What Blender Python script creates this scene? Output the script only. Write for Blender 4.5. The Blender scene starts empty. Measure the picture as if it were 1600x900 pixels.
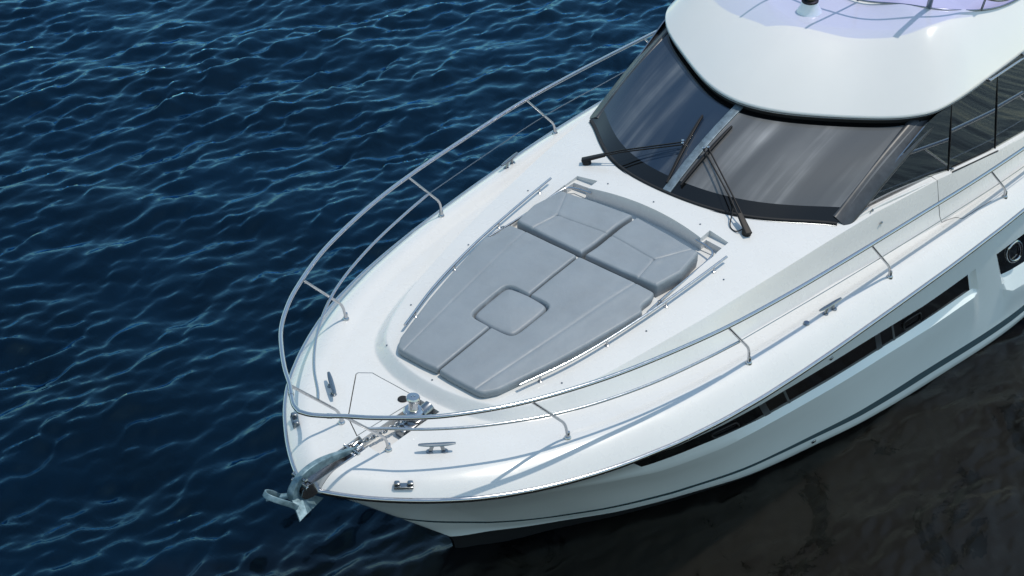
import bpy, bmesh, math, random
import numpy as np
from mathutils import Matrix, Vector
random.seed(4); RNG=np.random.default_rng(11)
sc=bpy.context.scene
# ---------------- camera, world, sun, exposure ----------------
CAMP=dict(f=2805.92,pitch=.6129036,yaw=3.812247,roll=.0293133,loc=(7.33175,7.80381,11.77693))
# the yacht is drawn level in its own frame and floats with this trim; the camera was measured in the yacht's frame
TRIM=Matrix.Translation((0,0,-.515))@Matrix.Rotation(math.atan(.055),4,'Y')
def make_camera():
    th,ps,ro=CAMP['pitch'],CAMP['yaw'],CAMP['roll']
    fw=Vector((math.cos(th)*math.cos(ps),math.cos(th)*math.sin(ps),-math.sin(th)))
    rt=Vector((math.sin(ps),-math.cos(ps),0)); up=rt.cross(fw)
    r2=rt*math.cos(ro)+up*math.sin(ro); u2=-rt*math.sin(ro)+up*math.cos(ro)
    cd=bpy.data.cameras.new('camera'); cd.sensor_width=36; cd.lens=CAMP['f']*36/1600; cd.clip_end=6000; cd.clip_start=.1
    o=bpy.data.objects.new('camera',cd); sc.collection.objects.link(o)
    M=Matrix((r2,u2,-fw)).transposed().to_4x4(); M.translation=Vector(CAMP['loc']); o.matrix_world=TRIM@M
    sc.camera=o
make_camera()
SUN=(TRIM.to_3x3()@Vector((-.35,.20,1))).normalized()          # towards the sun
w=bpy.data.worlds.new('World'); sc.world=w; w.use_nodes=True
nt=w.node_tree; bg=nt.nodes['Background']; sky=nt.nodes.new('ShaderNodeTexSky')
sky.sky_type='NISHITA'; sky.sun_disc=False
sky.sun_elevation=math.asin(SUN.z); sky.sun_rotation=math.atan2(SUN.x,SUN.y); sky.air_density=1.0; sky.dust_density=.3; sky.ozone_density=1.0
gn=nt.nodes.new('ShaderNodeMixRGB'); gn.blend_type='MULTIPLY'; gn.inputs[0].default_value=1; gn.inputs[2].default_value=(1.03,1.04,.88,1)
nt.links.new(sky.outputs[0],gn.inputs[1]); nt.links.new(gn.outputs[0],bg.inputs[0]); bg.inputs[1].default_value=.15
ld=bpy.data.lights.new('sun','SUN'); ld.energy=2.2; ld.angle=math.radians(.5); ld.color=(1,.915,.80)
lo=bpy.data.objects.new('sun',ld); sc.collection.objects.link(lo); lo.rotation_euler=SUN.to_track_quat('Z','Y').to_euler(); lo.location=(0,0,30)
sc.view_settings.view_transform='Standard'; sc.view_settings.look='None'; sc.view_settings.exposure=.55; sc.view_settings.gamma=1
sc.cycles.max_bounces=8; sc.cycles.transparent_max_bounces=8

# ---------------- helpers ----------------
COL=sc.collection
def mesh(name,V,F,mat,parent=None,smooth_=True,ang=35,fmat=None,uv=None):
    me=bpy.data.meshes.new(name); V=np.asarray(V,float).reshape(-1,3)
    me.from_pydata(V.tolist(),[],[list(map(int,f)) for f in F])
    for m in (mat if isinstance(mat,(list,tuple)) else [mat]): me.materials.append(m)
    if fmat is not None: me.polygons.foreach_set('material_index',np.asarray(fmat,dtype=np.int32))
    if uv is not None:
        L=me.uv_layers.new(name='UVMap'); li=np.empty(len(me.loops),dtype=np.int32); me.loops.foreach_get('vertex_index',li)
        L.data.foreach_set('uv',np.asarray(uv,float)[li].ravel())
    me.update()
    if smooth_:
        me.polygons.foreach_set('use_smooth',np.ones(len(me.polygons),dtype=bool))
        if ang: me.set_sharp_from_angle(angle=math.radians(ang))
    o=bpy.data.objects.new(name,me); COL.objects.link(o)
    if parent is not None: o.parent=parent
    return o
def fixn(o):
    bm=bmesh.new(); bm.from_mesh(o.data); bmesh.ops.recalc_face_normals(bm,faces=bm.faces); bm.to_mesh(o.data); bm.free(); return o
def bigmesh(name,V,Q,mat,parent=None):
    """fast path for large quad meshes"""
    me=bpy.data.meshes.new(name); V=np.ascontiguousarray(V,dtype=np.float32); Q=np.ascontiguousarray(Q,dtype=np.int32)
    me.vertices.add(len(V)); me.vertices.foreach_set('co',V.ravel())
    me.loops.add(Q.size); me.loops.foreach_set('vertex_index',Q.ravel())
    me.polygons.add(len(Q)); me.polygons.foreach_set('loop_start',np.arange(0,Q.size,4,dtype=np.int32))
    me.polygons.foreach_set('use_smooth',np.ones(len(Q),dtype=bool)); me.update(calc_edges=True); me.materials.append(mat)
    o=bpy.data.objects.new(name,me); COL.objects.link(o)
    if parent is not None: o.parent=parent
    return o
def gridq(n,m,flip=False,off=0,wrap=False):
    i,j=np.meshgrid(np.arange(n-1),np.arange(m if wrap else m-1),indexing='ij'); j2=(j+1)%m
    a=i*m+j;b=(i+1)*m+j;c=(i+1)*m+j2;d=i*m+j2
    q=np.stack([a,b,c,d] if not flip else [a,d,c,b],-1).reshape(-1,4)+off
    return q
def spline(P,n,closed=False):
    P=np.asarray(P,float)
    if closed: Q=np.concatenate([P[-1:],P,P[:2]])
    else: Q=np.concatenate([2*P[:1]-P[1:2],P,2*P[-1:]-P[-2:-1]])
    out=[]
    for i in range(1,len(Q)-2):
        t=np.linspace(0,1,n,endpoint=False)[:,None]
        # centripetal-ish catmull rom
        p0,p1,p2,p3=Q[i-1],Q[i],Q[i+1],Q[i+2]
        d01=np.linalg.norm(p1-p0)**.5+1e-6;d12=np.linalg.norm(p2-p1)**.5+1e-6;d23=np.linalg.norm(p3-p2)**.5+1e-6
        m1=((p1-p0)/d01-(p2-p0)/(d01+d12)+(p2-p1)/d12)*d12; m2=((p2-p1)/d12-(p3-p1)/(d12+d23)+(p3-p2)/d23)*d12
        out.append((2*t**3-3*t**2+1)*p1+(t**3-2*t**2+t)*m1+(-2*t**3+3*t**2)*p2+(t**3-t**2)*m2)
    out=np.concatenate(out)
    return out if closed else np.concatenate([out,P[-1:]])
def sweep(P,prof,closed=False,up=(0,0,1),caps=True,scale=None):
    """sweep closed profile (side,up offsets) along P -> verts, faces"""
    P=np.asarray(P,float);n=len(P);prof=np.asarray(prof,float);m=len(prof)
    T=np.empty_like(P)
    if closed: T=np.roll(P,-1,0)-np.roll(P,1,0)
    else: T[1:-1]=P[2:]-P[:-2];T[0]=P[1]-P[0];T[-1]=P[-1]-P[-2]
    T/=np.linalg.norm(T,axis=1)[:,None]
    up=np.asarray(up,float);N=np.empty_like(P)
    u=up-T[0]*(up@T[0])
    if np.linalg.norm(u)<.2: u=np.cross(T[0],[1,.3,.1])
    for i in range(n):
        if abs(up@T[i])<.92: u2=up-T[i]*(up@T[i]); u2=u2 if u2@u>=0 or i==0 else -u2
        else: u2=u-T[i]*(u@T[i])
        u=u2/np.linalg.norm(u2); N[i]=u
    S=np.cross(T,N)
    sc_=np.ones(n) if scale is None else np.asarray(scale)
    V=(P[:,None]+(S[:,None]*prof[None,:,:1]+N[:,None]*prof[None,:,1:2])*sc_[:,None,None]).reshape(-1,3)
    F=gridq(n+(1 if closed else 0),m,wrap=True)
    if closed: F=F%(n*m)
    F=[list(f) for f in F]
    if caps and not closed: F+= [list(range(m))[::-1][::-1],[ (n-1)*m+k for k in range(m)][::-1]]
    return V,F
def circ(r,k=10): a=np.linspace(0,2*np.pi,k,endpoint=False); return np.stack([np.cos(a)*r,np.sin(a)*r],1)
def rrect(w,h,r,k=3):
    o=[]
    for cx,cy,a0 in ((w/2-r,h/2-r,0),(-w/2+r,h/2-r,90),(-w/2+r,-h/2+r,180),(w/2-r,-h/2+r,270)):
        for a in np.radians(a0+np.linspace(0,90,k+1)): o.append((cx+r*np.cos(a),cy+r*np.sin(a)))
    return np.array(o)
def tube(name,P,r,mat,parent=None,k=12,closed=False,scale=None):
    V,F=sweep(P,circ(r,k),closed,scale=scale); return fixn(mesh(name,V,F,mat,parent,ang=50))
def bar(name,P,prof,mat,parent=None,up=(0,0,1),closed=False,scale=None,ang=35):
    V,F=sweep(P,prof,closed,up=up,scale=scale); return fixn(mesh(name,V,F,mat,parent,ang=ang))
class Acc:
    def __init__(s): s.V=[];s.F=[];s.n=0
    def add(s,V,F):
        V=np.asarray(V,float).reshape(-1,3);s.V.append(V);s.F+=[[int(i)+s.n for i in f] for f in F];s.n+=len(V);return s
    def sweep(s,*a,**k): return s.add(*sweep(*a,**k))
    def lathe(s,prof,c,axis=(0,0,1),k=24):
        prof=np.asarray(prof,float);ax=np.asarray(axis,float);ax=ax/np.linalg.norm(ax)
        a=np.cross(ax,[1,0,0]) if abs(ax[0])<.9 else np.cross(ax,[0,1,0]);a/=np.linalg.norm(a);b=np.cross(ax,a)
        t=np.linspace(0,2*np.pi,k,endpoint=False)
        V=np.asarray(c)+prof[:,None,0:1]*(np.cos(t)[None,:,None]*a+np.sin(t)[None,:,None]*b)+prof[:,None,1:2]*ax
        F=[list(f) for f in gridq(len(prof),k,wrap=True)]
        F+=[list(range(k)),[(len(prof)-1)*k+i for i in range(k)]]
        return s.add(V.reshape(-1,3),F)
    def box(s,c,size,R=None,bev=.0):
        bm=bmesh.new();bmesh.ops.create_cube(bm,size=1)
        for v in bm.verts: v.co=Vector((v.co.x*size[0],v.co.y*size[1],v.co.z*size[2]))
        if bev: bmesh.ops.bevel(bm,geom=bm.edges[:],offset=bev,segments=2,affect='EDGES',profile=.5)
        V=np.array([v.co[:] for v in bm.verts]);F=[[v.index for v in f.verts] for f in bm.faces];bm.free()
        if R is not None: V=V@np.asarray(R).T
        return s.add(V+np.asarray(c),F)
    def build(s,name,mat,parent=None,ang=35): return fixn(mesh(name,np.concatenate(s.V),s.F,mat,parent,ang=ang))
def rotz(a): c,s=math.cos(a),math.sin(a); return np.array([[c,-s,0],[s,c,0],[0,0,1]])
def frame_to(d,up=(0,0,1)):
    d=np.asarray(d,float);d=d/np.linalg.norm(d);u=np.asarray(up,float);u=u-d*(u@d);u/=np.linalg.norm(u);return np.stack([d,np.cross(u,d),u],1)
def prism(poly,z0,z1,z1b=None):
    poly=np.asarray(poly,float);n=len(poly)
    V=[(x,y,z0) for x,y in poly]+[(x,y,z1) for x,y in poly]
    F=[list(range(n))[::-1],list(range(n,2*n))]+[[i,(i+1)%n,n+(i+1)%n,n+i] for i in range(n)]
    return V,F
def ring_prism(outer,inner,z0,z1):
    n=len(outer);V=[(x,y,z) for z in (z0,z1) for L in (outer,inner) for x,y in L]
    F=[]
    for i in range(n):
        j=(i+1)%n;F+=[[i,j,n+j,n+i],[2*n+i,3*n+i,3*n+j,2*n+j],[i,2*n+i,2*n+j,j],[n+i,n+j,3*n+j,3*n+i]]
    return V,F
def boolean(o,cutters):
    for c in cutters:
        m=o.modifiers.new('cut','BOOLEAN');m.operation='DIFFERENCE';m.solver='EXACT';m.object=c
    dg=bpy.context.evaluated_depsgraph_get();dg.update()
    me=bpy.data.meshes.new_from_object(o.evaluated_get(dg));old=o.data;o.modifiers.clear();o.data=me;me.name=old.name
    bpy.data.meshes.remove(old)
    for c in cutters:
        cm=c.data;bpy.data.objects.remove(c);bpy.data.meshes.remove(cm)
    me.polygons.foreach_set('use_smooth',np.ones(len(me.polygons),dtype=bool));me.set_sharp_from_angle(angle=math.radians(38));me.update()
def empty(name,loc,label=None,cat=None,group=None):
    o=bpy.data.objects.new(name,None);COL.objects.link(o);o.location=loc;o.empty_display_size=.2
    if label:o['label']=label
    if cat:o['category']=cat
    if group:o['group']=group
    return o
def tag(o,label,cat=None,group=None):
    o['label']=label
    if cat:o['category']=cat
    if group:o['group']=group
    return o

# ---------------- materials ----------------
def mat(name,col,rough=.4,metal=0,ior=1.5,coat=0,spec=None):
    m=bpy.data.materials.new(name);m.use_nodes=True;b=m.node_tree.nodes['Principled BSDF']
    b.inputs['Base Color'].default_value=(*col,1);b.inputs['Roughness'].default_value=rough;b.inputs['Metallic'].default_value=metal;b.inputs['IOR'].default_value=ior
    if coat:b.inputs['Coat Weight'].default_value=coat;b.inputs['Coat Roughness'].default_value=.06
    if spec is not None:b.inputs['Specular IOR Level'].default_value=spec
    return m
def N(m,t,**k):
    n=m.node_tree.nodes.new(t)
    for a,v in k.items():
        if a.startswith('i_'): n.inputs[a[2:].replace('_',' ')].default_value=v
        else: setattr(n,a,v)
    return n
def L(m,a,b): m.node_tree.links.new(a,b)
def noise(m,scale,detail=4,rough=.55,coord='Object',vec=None,dist=0):
    n=N(m,'ShaderNodeTexNoise');n.inputs['Scale'].default_value=scale;n.inputs['Detail'].default_value=detail;n.inputs['Roughness'].default_value=rough;n.inputs['Distortion'].default_value=dist
    if vec is None:
        tc=N(m,'ShaderNodeTexCoord');vec=tc.outputs[coord]
    L(m,vec,n.inputs['Vector']);return n
def ramp(m,src,stops):
    r=N(m,'ShaderNodeValToRGB');e=r.color_ramp.elements
    while len(e)<len(stops):e.new(.5)
    for k,(p,c) in zip(e,stops):k.position=p;k.color=(*c,1) if len(c)==3 else c
    L(m,src,r.inputs[0]);return r
def bump(m,src,strength,dist=.01):
    b=N(m,'ShaderNodeBump');b.inputs['Strength'].default_value=strength;b.inputs['Distance'].default_value=dist
    L(m,src,b.inputs['Height']);L(m,b.outputs[0],m.node_tree.nodes['Principled BSDF'].inputs['Normal']);return b
def B(m): return m.node_tree.nodes['Principled BSDF']
def vary(m,base,amp,scale,detail=5):
    n=noise(m,scale,detail);lo=tuple(c*(1-amp) for c in base);hi=tuple(min(1,c*(1+amp)) for c in base)
    r=ramp(m,n.outputs[0],[(.3,lo),(.7,hi)]);L(m,r.outputs[0],B(m).inputs['Base Color']);return n
gel=mat('gelcoat',(.572,.576,.568),.24,coat=.3);vary(gel,(.572,.576,.568),.025,1.6);nn=noise(gel,.9,2);bump(gel,nn.outputs[0],.06,.02)
nz=noise(gel,7,6);rr=ramp(gel,nz.outputs[0],[(.3,(.25,)*3),(.8,(.32,)*3)]);L(gel,rr.outputs[0],B(gel).inputs['Roughness'])
gelh=mat('hull gelcoat',(.80,.89,.92),.12,coat=.5);vary(gelh,(.80,.89,.92),.03,1.1);nn=noise(gelh,.7,2);bump(gelh,nn.outputs[0],.05,.02)
gels=mat('shell gelcoat',(.645,.64,.62),.2,coat=.4);vary(gels,(.645,.64,.62),.02,1.2)
nonskid=mat('grey deck moulding',(.60,.62,.63),.5)
stripe=mat('slate stripe paint',(.055,.095,.115),.25);antif=mat('black antifouling',(.006,.007,.009),.6)
steel=mat('polished steel',(.47,.48,.50),.2,1);nn=noise(steel,30,3);rr=ramp(steel,nn.outputs[0],[(.3,(.17,)*3),(.8,(.26,)*3)]);L(steel,rr.outputs[0],B(steel).inputs['Roughness'])
dsteel=mat('brushed steel',(.26,.28,.30),.25,1)
galv=mat('galvanised steel',(.33,.43,.48),.5,.4)
nn=noise(galv,14,6,.7);rr=ramp(galv,nn.outputs[0],[(.3,(.05,.09,.115)),(.5,(.13,.21,.25)),(.8,(.27,.36,.41))]);L(galv,rr.outputs[0],B(galv).inputs['Base Color']);bump(galv,nn.outputs[0],.25,.004)
black=mat('black plastic',(.008,.008,.009),.5,spec=.25);rubber=mat('black rubber',(.012,.013,.015),.6,spec=.25)
darktrim=mat('anthracite pillar',(.03,.034,.04),.42,.1);nn=noise(darktrim,9,6,.65);rr=ramp(darktrim,nn.outputs[0],[(.3,(.018,.022,.027)),(.75,(.05,.058,.068))]);L(darktrim,rr.outputs[0],B(darktrim).inputs['Base Color'])
mullm=mat('weathered grey mullion',(.2,.27,.32),.45,.3);nn=noise(mullm,16,8,.75);rr=ramp(mullm,nn.outputs[0],[(.3,(.06,.085,.105)),(.6,(.15,.205,.25)),(.85,(.30,.37,.42))]);L(mullm,rr.outputs[0],B(mullm).inputs['Base Color'])
greyfit=mat('grey trench moulding',(.30,.30,.295),.55);vary(greyfit,(.30,.30,.295),.15,9)
seamm=mat('dark seam sealant',(.05,.052,.055),.7)
def leather(name,col):
    m=mat(name,col,.5)
    n1=noise(m,3.2,5);r=ramp(m,n1.outputs[0],[(.25,tuple(c*.9 for c in col)),(.5,col),(.8,tuple(c*1.1 for c in col))])
    L(m,r.outputs[0],B(m).inputs['Base Color'])
    v=N(m,'ShaderNodeTexVoronoi');v.inputs['Scale'].default_value=260;tc=N(m,'ShaderNodeTexCoord');L(m,tc.outputs['Object'],v.inputs['Vector'])
    n2=noise(m,11,4,.6);ma=N(m,'ShaderNodeMath',operation='MULTIPLY_ADD');L(m,v.outputs['Distance'],ma.inputs[0]);ma.inputs[1].default_value=.10;L(m,n2.outputs[0],ma.inputs[2])
    bump(m,ma.outputs[0],.35,.012)
    n3=noise(m,5,5);r3=ramp(m,n3.outputs[0],[(.3,(.42,)*3),(.8,(.6,)*3)]);L(m,r3.outputs[0],B(m).inputs['Roughness']);return m
vinyl=leather('grey vinyl',(.195,.225,.252))
# tinted glazing with reflection streaks painted into its colour (UV: u along the pane, v up the slope)
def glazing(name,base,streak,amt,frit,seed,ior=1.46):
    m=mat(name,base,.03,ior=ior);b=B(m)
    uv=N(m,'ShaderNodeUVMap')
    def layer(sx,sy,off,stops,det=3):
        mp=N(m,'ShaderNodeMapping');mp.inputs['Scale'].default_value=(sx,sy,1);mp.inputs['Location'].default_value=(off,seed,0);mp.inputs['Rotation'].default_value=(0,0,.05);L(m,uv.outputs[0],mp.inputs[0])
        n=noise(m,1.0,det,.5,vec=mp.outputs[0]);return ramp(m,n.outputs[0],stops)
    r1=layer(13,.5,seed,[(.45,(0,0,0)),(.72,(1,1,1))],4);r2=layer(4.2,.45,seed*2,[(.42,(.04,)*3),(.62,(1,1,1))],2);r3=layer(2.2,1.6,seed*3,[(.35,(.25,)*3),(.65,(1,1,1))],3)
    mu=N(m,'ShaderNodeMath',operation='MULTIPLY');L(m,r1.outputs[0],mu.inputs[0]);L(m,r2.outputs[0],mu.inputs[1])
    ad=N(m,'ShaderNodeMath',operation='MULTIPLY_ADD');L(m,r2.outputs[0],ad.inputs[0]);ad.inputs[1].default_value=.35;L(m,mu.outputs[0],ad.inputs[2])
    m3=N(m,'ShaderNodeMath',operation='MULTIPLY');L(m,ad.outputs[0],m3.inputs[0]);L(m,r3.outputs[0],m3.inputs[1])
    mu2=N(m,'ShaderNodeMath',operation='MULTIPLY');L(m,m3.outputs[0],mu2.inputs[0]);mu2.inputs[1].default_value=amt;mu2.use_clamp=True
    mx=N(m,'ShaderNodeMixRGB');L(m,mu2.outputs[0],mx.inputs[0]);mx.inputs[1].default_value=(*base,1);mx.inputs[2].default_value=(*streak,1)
    sx=N(m,'ShaderNodeSeparateXYZ');L(m,uv.outputs[0],sx.inputs[0])
    lo=N(m,'ShaderNodeMath',operation='GREATER_THAN');L(m,sx.outputs[1],lo.inputs[0]);lo.inputs[1].default_value=frit
    hi=N(m,'ShaderNodeMath',operation='LESS_THAN');L(m,sx.outputs[1],hi.inputs[0]);hi.inputs[1].default_value=.90
    an=N(m,'ShaderNodeMath',operation='MULTIPLY');L(m,lo.outputs[0],an.inputs[0]);L(m,hi.outputs[0],an.inputs[1])
    m4=N(m,'ShaderNodeMixRGB');L(m,an.outputs[0],m4.inputs[0]);m4.inputs[1].default_value=(.004,.0045,.005,1);L(m,mx.outputs[0],m4.inputs[2])
    L(m,m4.outputs[0],b.inputs['Base Color']);return m
glass_s=glazing('tinted windscreen sky reflection',(.010,.022,.045),(.20,.22,.24),.62,.125,3.1)  # blue of the reflected sky is put into this pane's base colour
glass_p=glazing('tinted windscreen grey reflection',(.078,.082,.087),(.44,.445,.45),.5,.125,7.7)  # paler base colour carries the grey reflection on the port pane
sideglass=mat('mirror tinted glass',(.20,.21,.22),.02,1.0);B(sideglass).inputs['Base Color'].default_value=(.33,.34,.36,1)
hullglass=mat('black hull glass',(.004,.004,.005),.03,ior=1.45)
acry=bpy.data.materials.new('lilac acrylic');acry.use_nodes=True
_n=acry.node_tree.nodes;_n.clear();_o=_n.new('ShaderNodeOutputMaterial');_t=_n.new('ShaderNodeBsdfTransparent');_t.inputs[0].default_value=(.66,.66,.96,1);_g=_n.new('ShaderNodeBsdfGlossy');_g.inputs['Roughness'].default_value=.05;_m=_n.new('ShaderNodeMixShader');_m.inputs[0].default_value=.06
acry.node_tree.links.new(_t.outputs[0],_m.inputs[1]);acry.node_tree.links.new(_g.outputs[0],_m.inputs[2]);acry.node_tree.links.new(_m.outputs[0],_o.inputs[0])
frost=mat('pale dome plastic',(.72,.76,.76),.3)
# rub rail: x, y, z
RX=np.array([0.02,0,-.03,-.1,-.2,-.3,-.45,-.6,-.8,-1,-1.25,-1.5,-1.75,-2,-2.5,-3,-3.5,-4,-4.5,-5,-5.5,-6,-6.5,-7.5,-9,-11,-13.2])
RY=np.array([0,.06,.12,.24,.385,.515,.69,.85,1.03,1.172,1.323,1.452,1.563,1.656,1.8,1.902,1.98,2.036,2.083,2.122,2.16,2.19,2.215,2.245,2.26,2.25,2.2])
RZ=np.array([2.39,2.39,2.385,2.375,2.362,2.352,2.342,2.335,2.323,2.31,2.297,2.288,2.28,2.27,2.245,2.223,2.21,2.201,2.195,2.19,2.183,2.17,2.15,2.11,2.05,1.98,1.9])
def smooth(x,a,b):
    t=np.clip((x-a)/(b-a),0,1); return t*t*(3-2*t)
def rub(x): return np.interp(-x,-RX,RY),np.interp(-x,-RX,RZ)
# dense rub polyline for distance
def dense():
    s=np.concatenate([[0],np.cumsum(np.hypot(np.diff(RX),np.diff(RY)))])
    # catmull via cubic on s: simple smoothing
    ss=np.linspace(0,s[-1],1400)
    x=np.interp(ss,s,RX);y=np.interp(ss,s,RY);z=np.interp(ss,s,RZ)
    k=np.hanning(41);k/=k.sum()
    def sm(a,odd):
        l=(2*a[0]-a[1:21][::-1]) if odd else a[1:21][::-1]
        r=2*a[-1]-a[-21:-1][::-1]
        return np.convolve(np.concatenate([l,a,r]),k,'valid')
    return sm(x,False),sm(y,True),sm(z,False)
EX,EY,EZ=dense()
def near_seg(x,y,LX,LY):
    """distance to a polyline and the (fractional) index of the nearest point"""
    D=(x[:,None]-LX)**2+(y[:,None]-LY)**2;j=D.argmin(1);n=len(LX);bd=np.full(len(x),1e9);bi=j.astype(float)
    for k in (-1,0):
        a=np.clip(j+k,0,n-2);dx=LX[a+1]-LX[a];dy=LY[a+1]-LY[a];t=np.clip(((x-LX[a])*dx+(y-LY[a])*dy)/(dx*dx+dy*dy+1e-12),0,1)
        d=np.hypot(x-LX[a]-dx*t,y-LY[a]-dy*t);m=d<bd;bd=np.where(m,d,bd);bi=np.where(m,a+t,bi)
    return bd,bi
def edge_dist(x,y):
    x=np.asarray(x,float);y=np.abs(np.asarray(y,float));sh=x.shape
    x=x.ravel();y=y.ravel();d=np.empty(len(x));z=np.empty(len(x))
    for i in range(0,len(x),4000):
        dd,bi=near_seg(x[i:i+4000],y[i:i+4000],EX,EY);d[i:i+4000]=dd;z[i:i+4000]=np.interp(bi,np.arange(len(EZ)),EZ)
    return d.reshape(sh),z.reshape(sh)
# plateau
PX=np.array([-1.425,-1.432,-1.462,-1.535,-1.64,-1.87,-2.2,-2.6,-3.1,-3.6,-4,-4.4,-4.8,-5.2,-6,-7,-8,-9.5,-13.2])
PY=np.array([0,.15,.32,.53,.71,.86,.99,1.09,1.195,1.286,1.345,1.405,1.464,1.51,1.62,1.735,1.80,1.85,1.82])
def plateau(x,y):
    y2=np.asarray(y)**2
    zc=np.interp(-np.asarray(x,float),[1.2,1.6,2.15,3.1,4.1,4.8,5.2,5.95,7,8,9,13.2],[2.548,2.558,2.607,2.705,2.785,2.84,2.858,2.90,2.865,2.73,2.62,2.5])
    return zc-.065*y2-.0*y2
s_=np.concatenate([[0],np.cumsum(np.hypot(np.diff(PX),np.diff(PY)))])
_ss=np.linspace(0,s_[-1],900);QX=np.interp(_ss,s_,PX);QY=np.interp(_ss,s_,PY)
def _sm(a,odd,n=31):
    k=np.hanning(n);k/=k.sum();h=n//2
    l=(2*a[0]-a[1:h+1][::-1]) if odd else a[1:h+1][::-1]
    return np.convolve(np.concatenate([l,a,2*a[-1]-a[-h-1:-1][::-1]]),k,'valid')
QX=_sm(QX,False);QY=_sm(QY,True)
def plat_sd(x,y):
    x=np.asarray(x,float);y=np.abs(np.asarray(y,float));sh=x.shape;x=x.ravel();y=y.ravel();d=np.empty(len(x))
    for i in range(0,len(x),4000):
        xx=x[i:i+4000];yy=y[i:i+4000]
        dd,_=near_seg(xx,yy,QX,QY)
        W=np.interp(-xx,-QX,QY,left=-1);ins=(yy<W)
        d[i:i+4000]=np.where(ins,-dd,dd)
    return d.reshape(sh)
def deck(x,y):
    x=np.asarray(x,float);y=np.asarray(y,float)
    d,ze=edge_dist(x,y)
    # bulwark rise
    h=np.interp(-x,[0,.5,1,1.7,3.6,5.6,7,9,13],[.1,.1,.13,.165,.19,.165,.15,.15,.15])
    wd=np.interp(-x,[0,.6,1.2,2,13],[.16,.2,.28,.26,.22])
    t=np.clip(d/wd,0,1); rise=h*np.sin(t*np.pi/2)**.9
    dip=np.interp(-x,[0,1.2,2.2,3.5,5.5,13],[0,0,.03,.055,.06,.06])
    f=ze+rise-dip*smooth(d,wd*1.05,wd*1.05+.13)
    # foredeck camber toward the centre
    yy=np.abs(y)
    f=f+np.interp(-x,[0,.6,1.4,2.5],[.0,.012,-.022,0])*smooth(d,.2,.8)
    e=plat_sd(x,y)
    ww=np.interp(-x,[1.2,2,3.6,5.2,13],[.09,.105,.16,.12,.105])
    s=np.clip((e+.015)/ww,0,1); s=.8*s+.2*s*s*(3-2*s)
    p=plateau(x,y)
    return p*(1-s)+f*s
# ---- yacht lines (metres; x forward from the stem head, y to port, z up from the water) ----
BXr=np.array([-1.68,-1.75,-1.98,-2.3,-2.64,-3.12,-3.79,-4.58,-5.35,-6.11,-7.2,-9.05,-11,-13.1])
BYr=np.array([0,.055,.205,.393,.575,.856,1.171,1.437,1.625,1.79,1.933,2.13,2.16,2.12])
BZr=np.array([.65,.64,.625,.575,.525,.475,.425,.325,.275,.225,.14,.075,.05,.04])
_k=np.linspace(0,1,60)
def _pch(xs,ys):
    xs=np.asarray(xs,float);ys=np.asarray(ys,float)
    h=np.diff(xs);d=np.diff(ys)/h;m=np.zeros(len(xs));m[0]=d[0];m[-1]=d[-1]
    for i in range(1,len(xs)-1):
        if d[i-1]*d[i]>0:
            w1=2*h[i]+h[i-1];w2=h[i]+2*h[i-1];m[i]=(w1+w2)/(w1/d[i-1]+w2/d[i])
    def f(x):
        x=np.clip(np.asarray(x,float),xs[0],xs[-1]);i=np.clip(np.searchsorted(xs,x)-1,0,len(xs)-2)
        t=(x-xs[i])/h[i]
        return ys[i]*(2*t**3-3*t**2+1)+h[i]*m[i]*(t**3-2*t**2+t)+ys[i+1]*(-2*t**3+3*t**2)+h[i]*m[i+1]*(t**3-t**2)
    return f
_by=_pch(-BXr,BYr);_bz=_pch(-BXr,BZr)
def boot(xb): return _by(-xb),_bz(-xb)
_es=np.concatenate([[0],np.cumsum(np.hypot(np.diff(EX),np.diff(EY)))])
ES=_es[-1]
def edge_at(s):
    return np.interp(s,_es,EX),np.interp(s,_es,EY),np.interp(s,_es,EZ)
def hull(s,t):
    """s = arc length along the sheer from the stem head, t = 0 at the sheer .. 1 at the boot line"""
    s=np.asarray(s,float);t=np.asarray(t,float)
    ex,ey,ez=edge_at(s)
    xb=-1.68+(ex-.02)*(13.1-1.68)/13.22
    # near the stem the boot point slides along the centre line
    yb,zb=boot(xb)
    x=ex+(xb-ex)*t;z=ez+(zb-ez)*t
    bow=np.interp(-ex,[0,.5,2,4.5,8],[0,.05,.07,.03,.0])
    y=ey+(yb-ey)*t-bow*np.sin(np.pi*np.clip(t,0,1))
    y=np.maximum(y,0)
    return np.stack([x,y,z],-1)
# windscreen base and eave (half curves, centre to port)
def ws_base(y):
    u=np.asarray(y)/1.45
    return np.stack([-4.799-.471*u**2-.795*u**4+.529*u**6,np.asarray(y,float),2.845-.092*u**2],-1)
_ey=np.linspace(0,1.575,60);_eu=_ey/1.7
_exx=-5.915-1.923*_eu**2+1.889*_eu**4-1.052*_eu**6-.224*_eu**12
_ezz=3.356-.05*_eu**2+.13*_eu**4
_ex2=np.array([-7.07,-7.25,-7.5,-8.0,-8.6,-9.6,-11.2]);_ey2=np.array([1.615,1.635,1.645,1.648,1.65,1.65,1.64]);_ez2=np.array([3.425,3.425,3.42,3.415,3.41,3.40,3.40])
EAVE=np.stack([np.concatenate([_exx,_ex2]),np.concatenate([_ey,_ey2]),np.concatenate([_ezz,_ez2])],-1)
def resample(P,n):
    P=np.asarray(P,float);s=np.concatenate([[0],np.cumsum(np.linalg.norm(np.diff(P,axis=0),axis=1))])
    q=np.linspace(0,s[-1],n);return np.stack([np.interp(q,s,P[:,i]) for i in range(P.shape[1])],-1)
EAVE=resample(EAVE,160)
for _ in range(6): EAVE[1:-1]=.25*EAVE[:-2]+.5*EAVE[1:-1]+.25*EAVE[2:]
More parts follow.
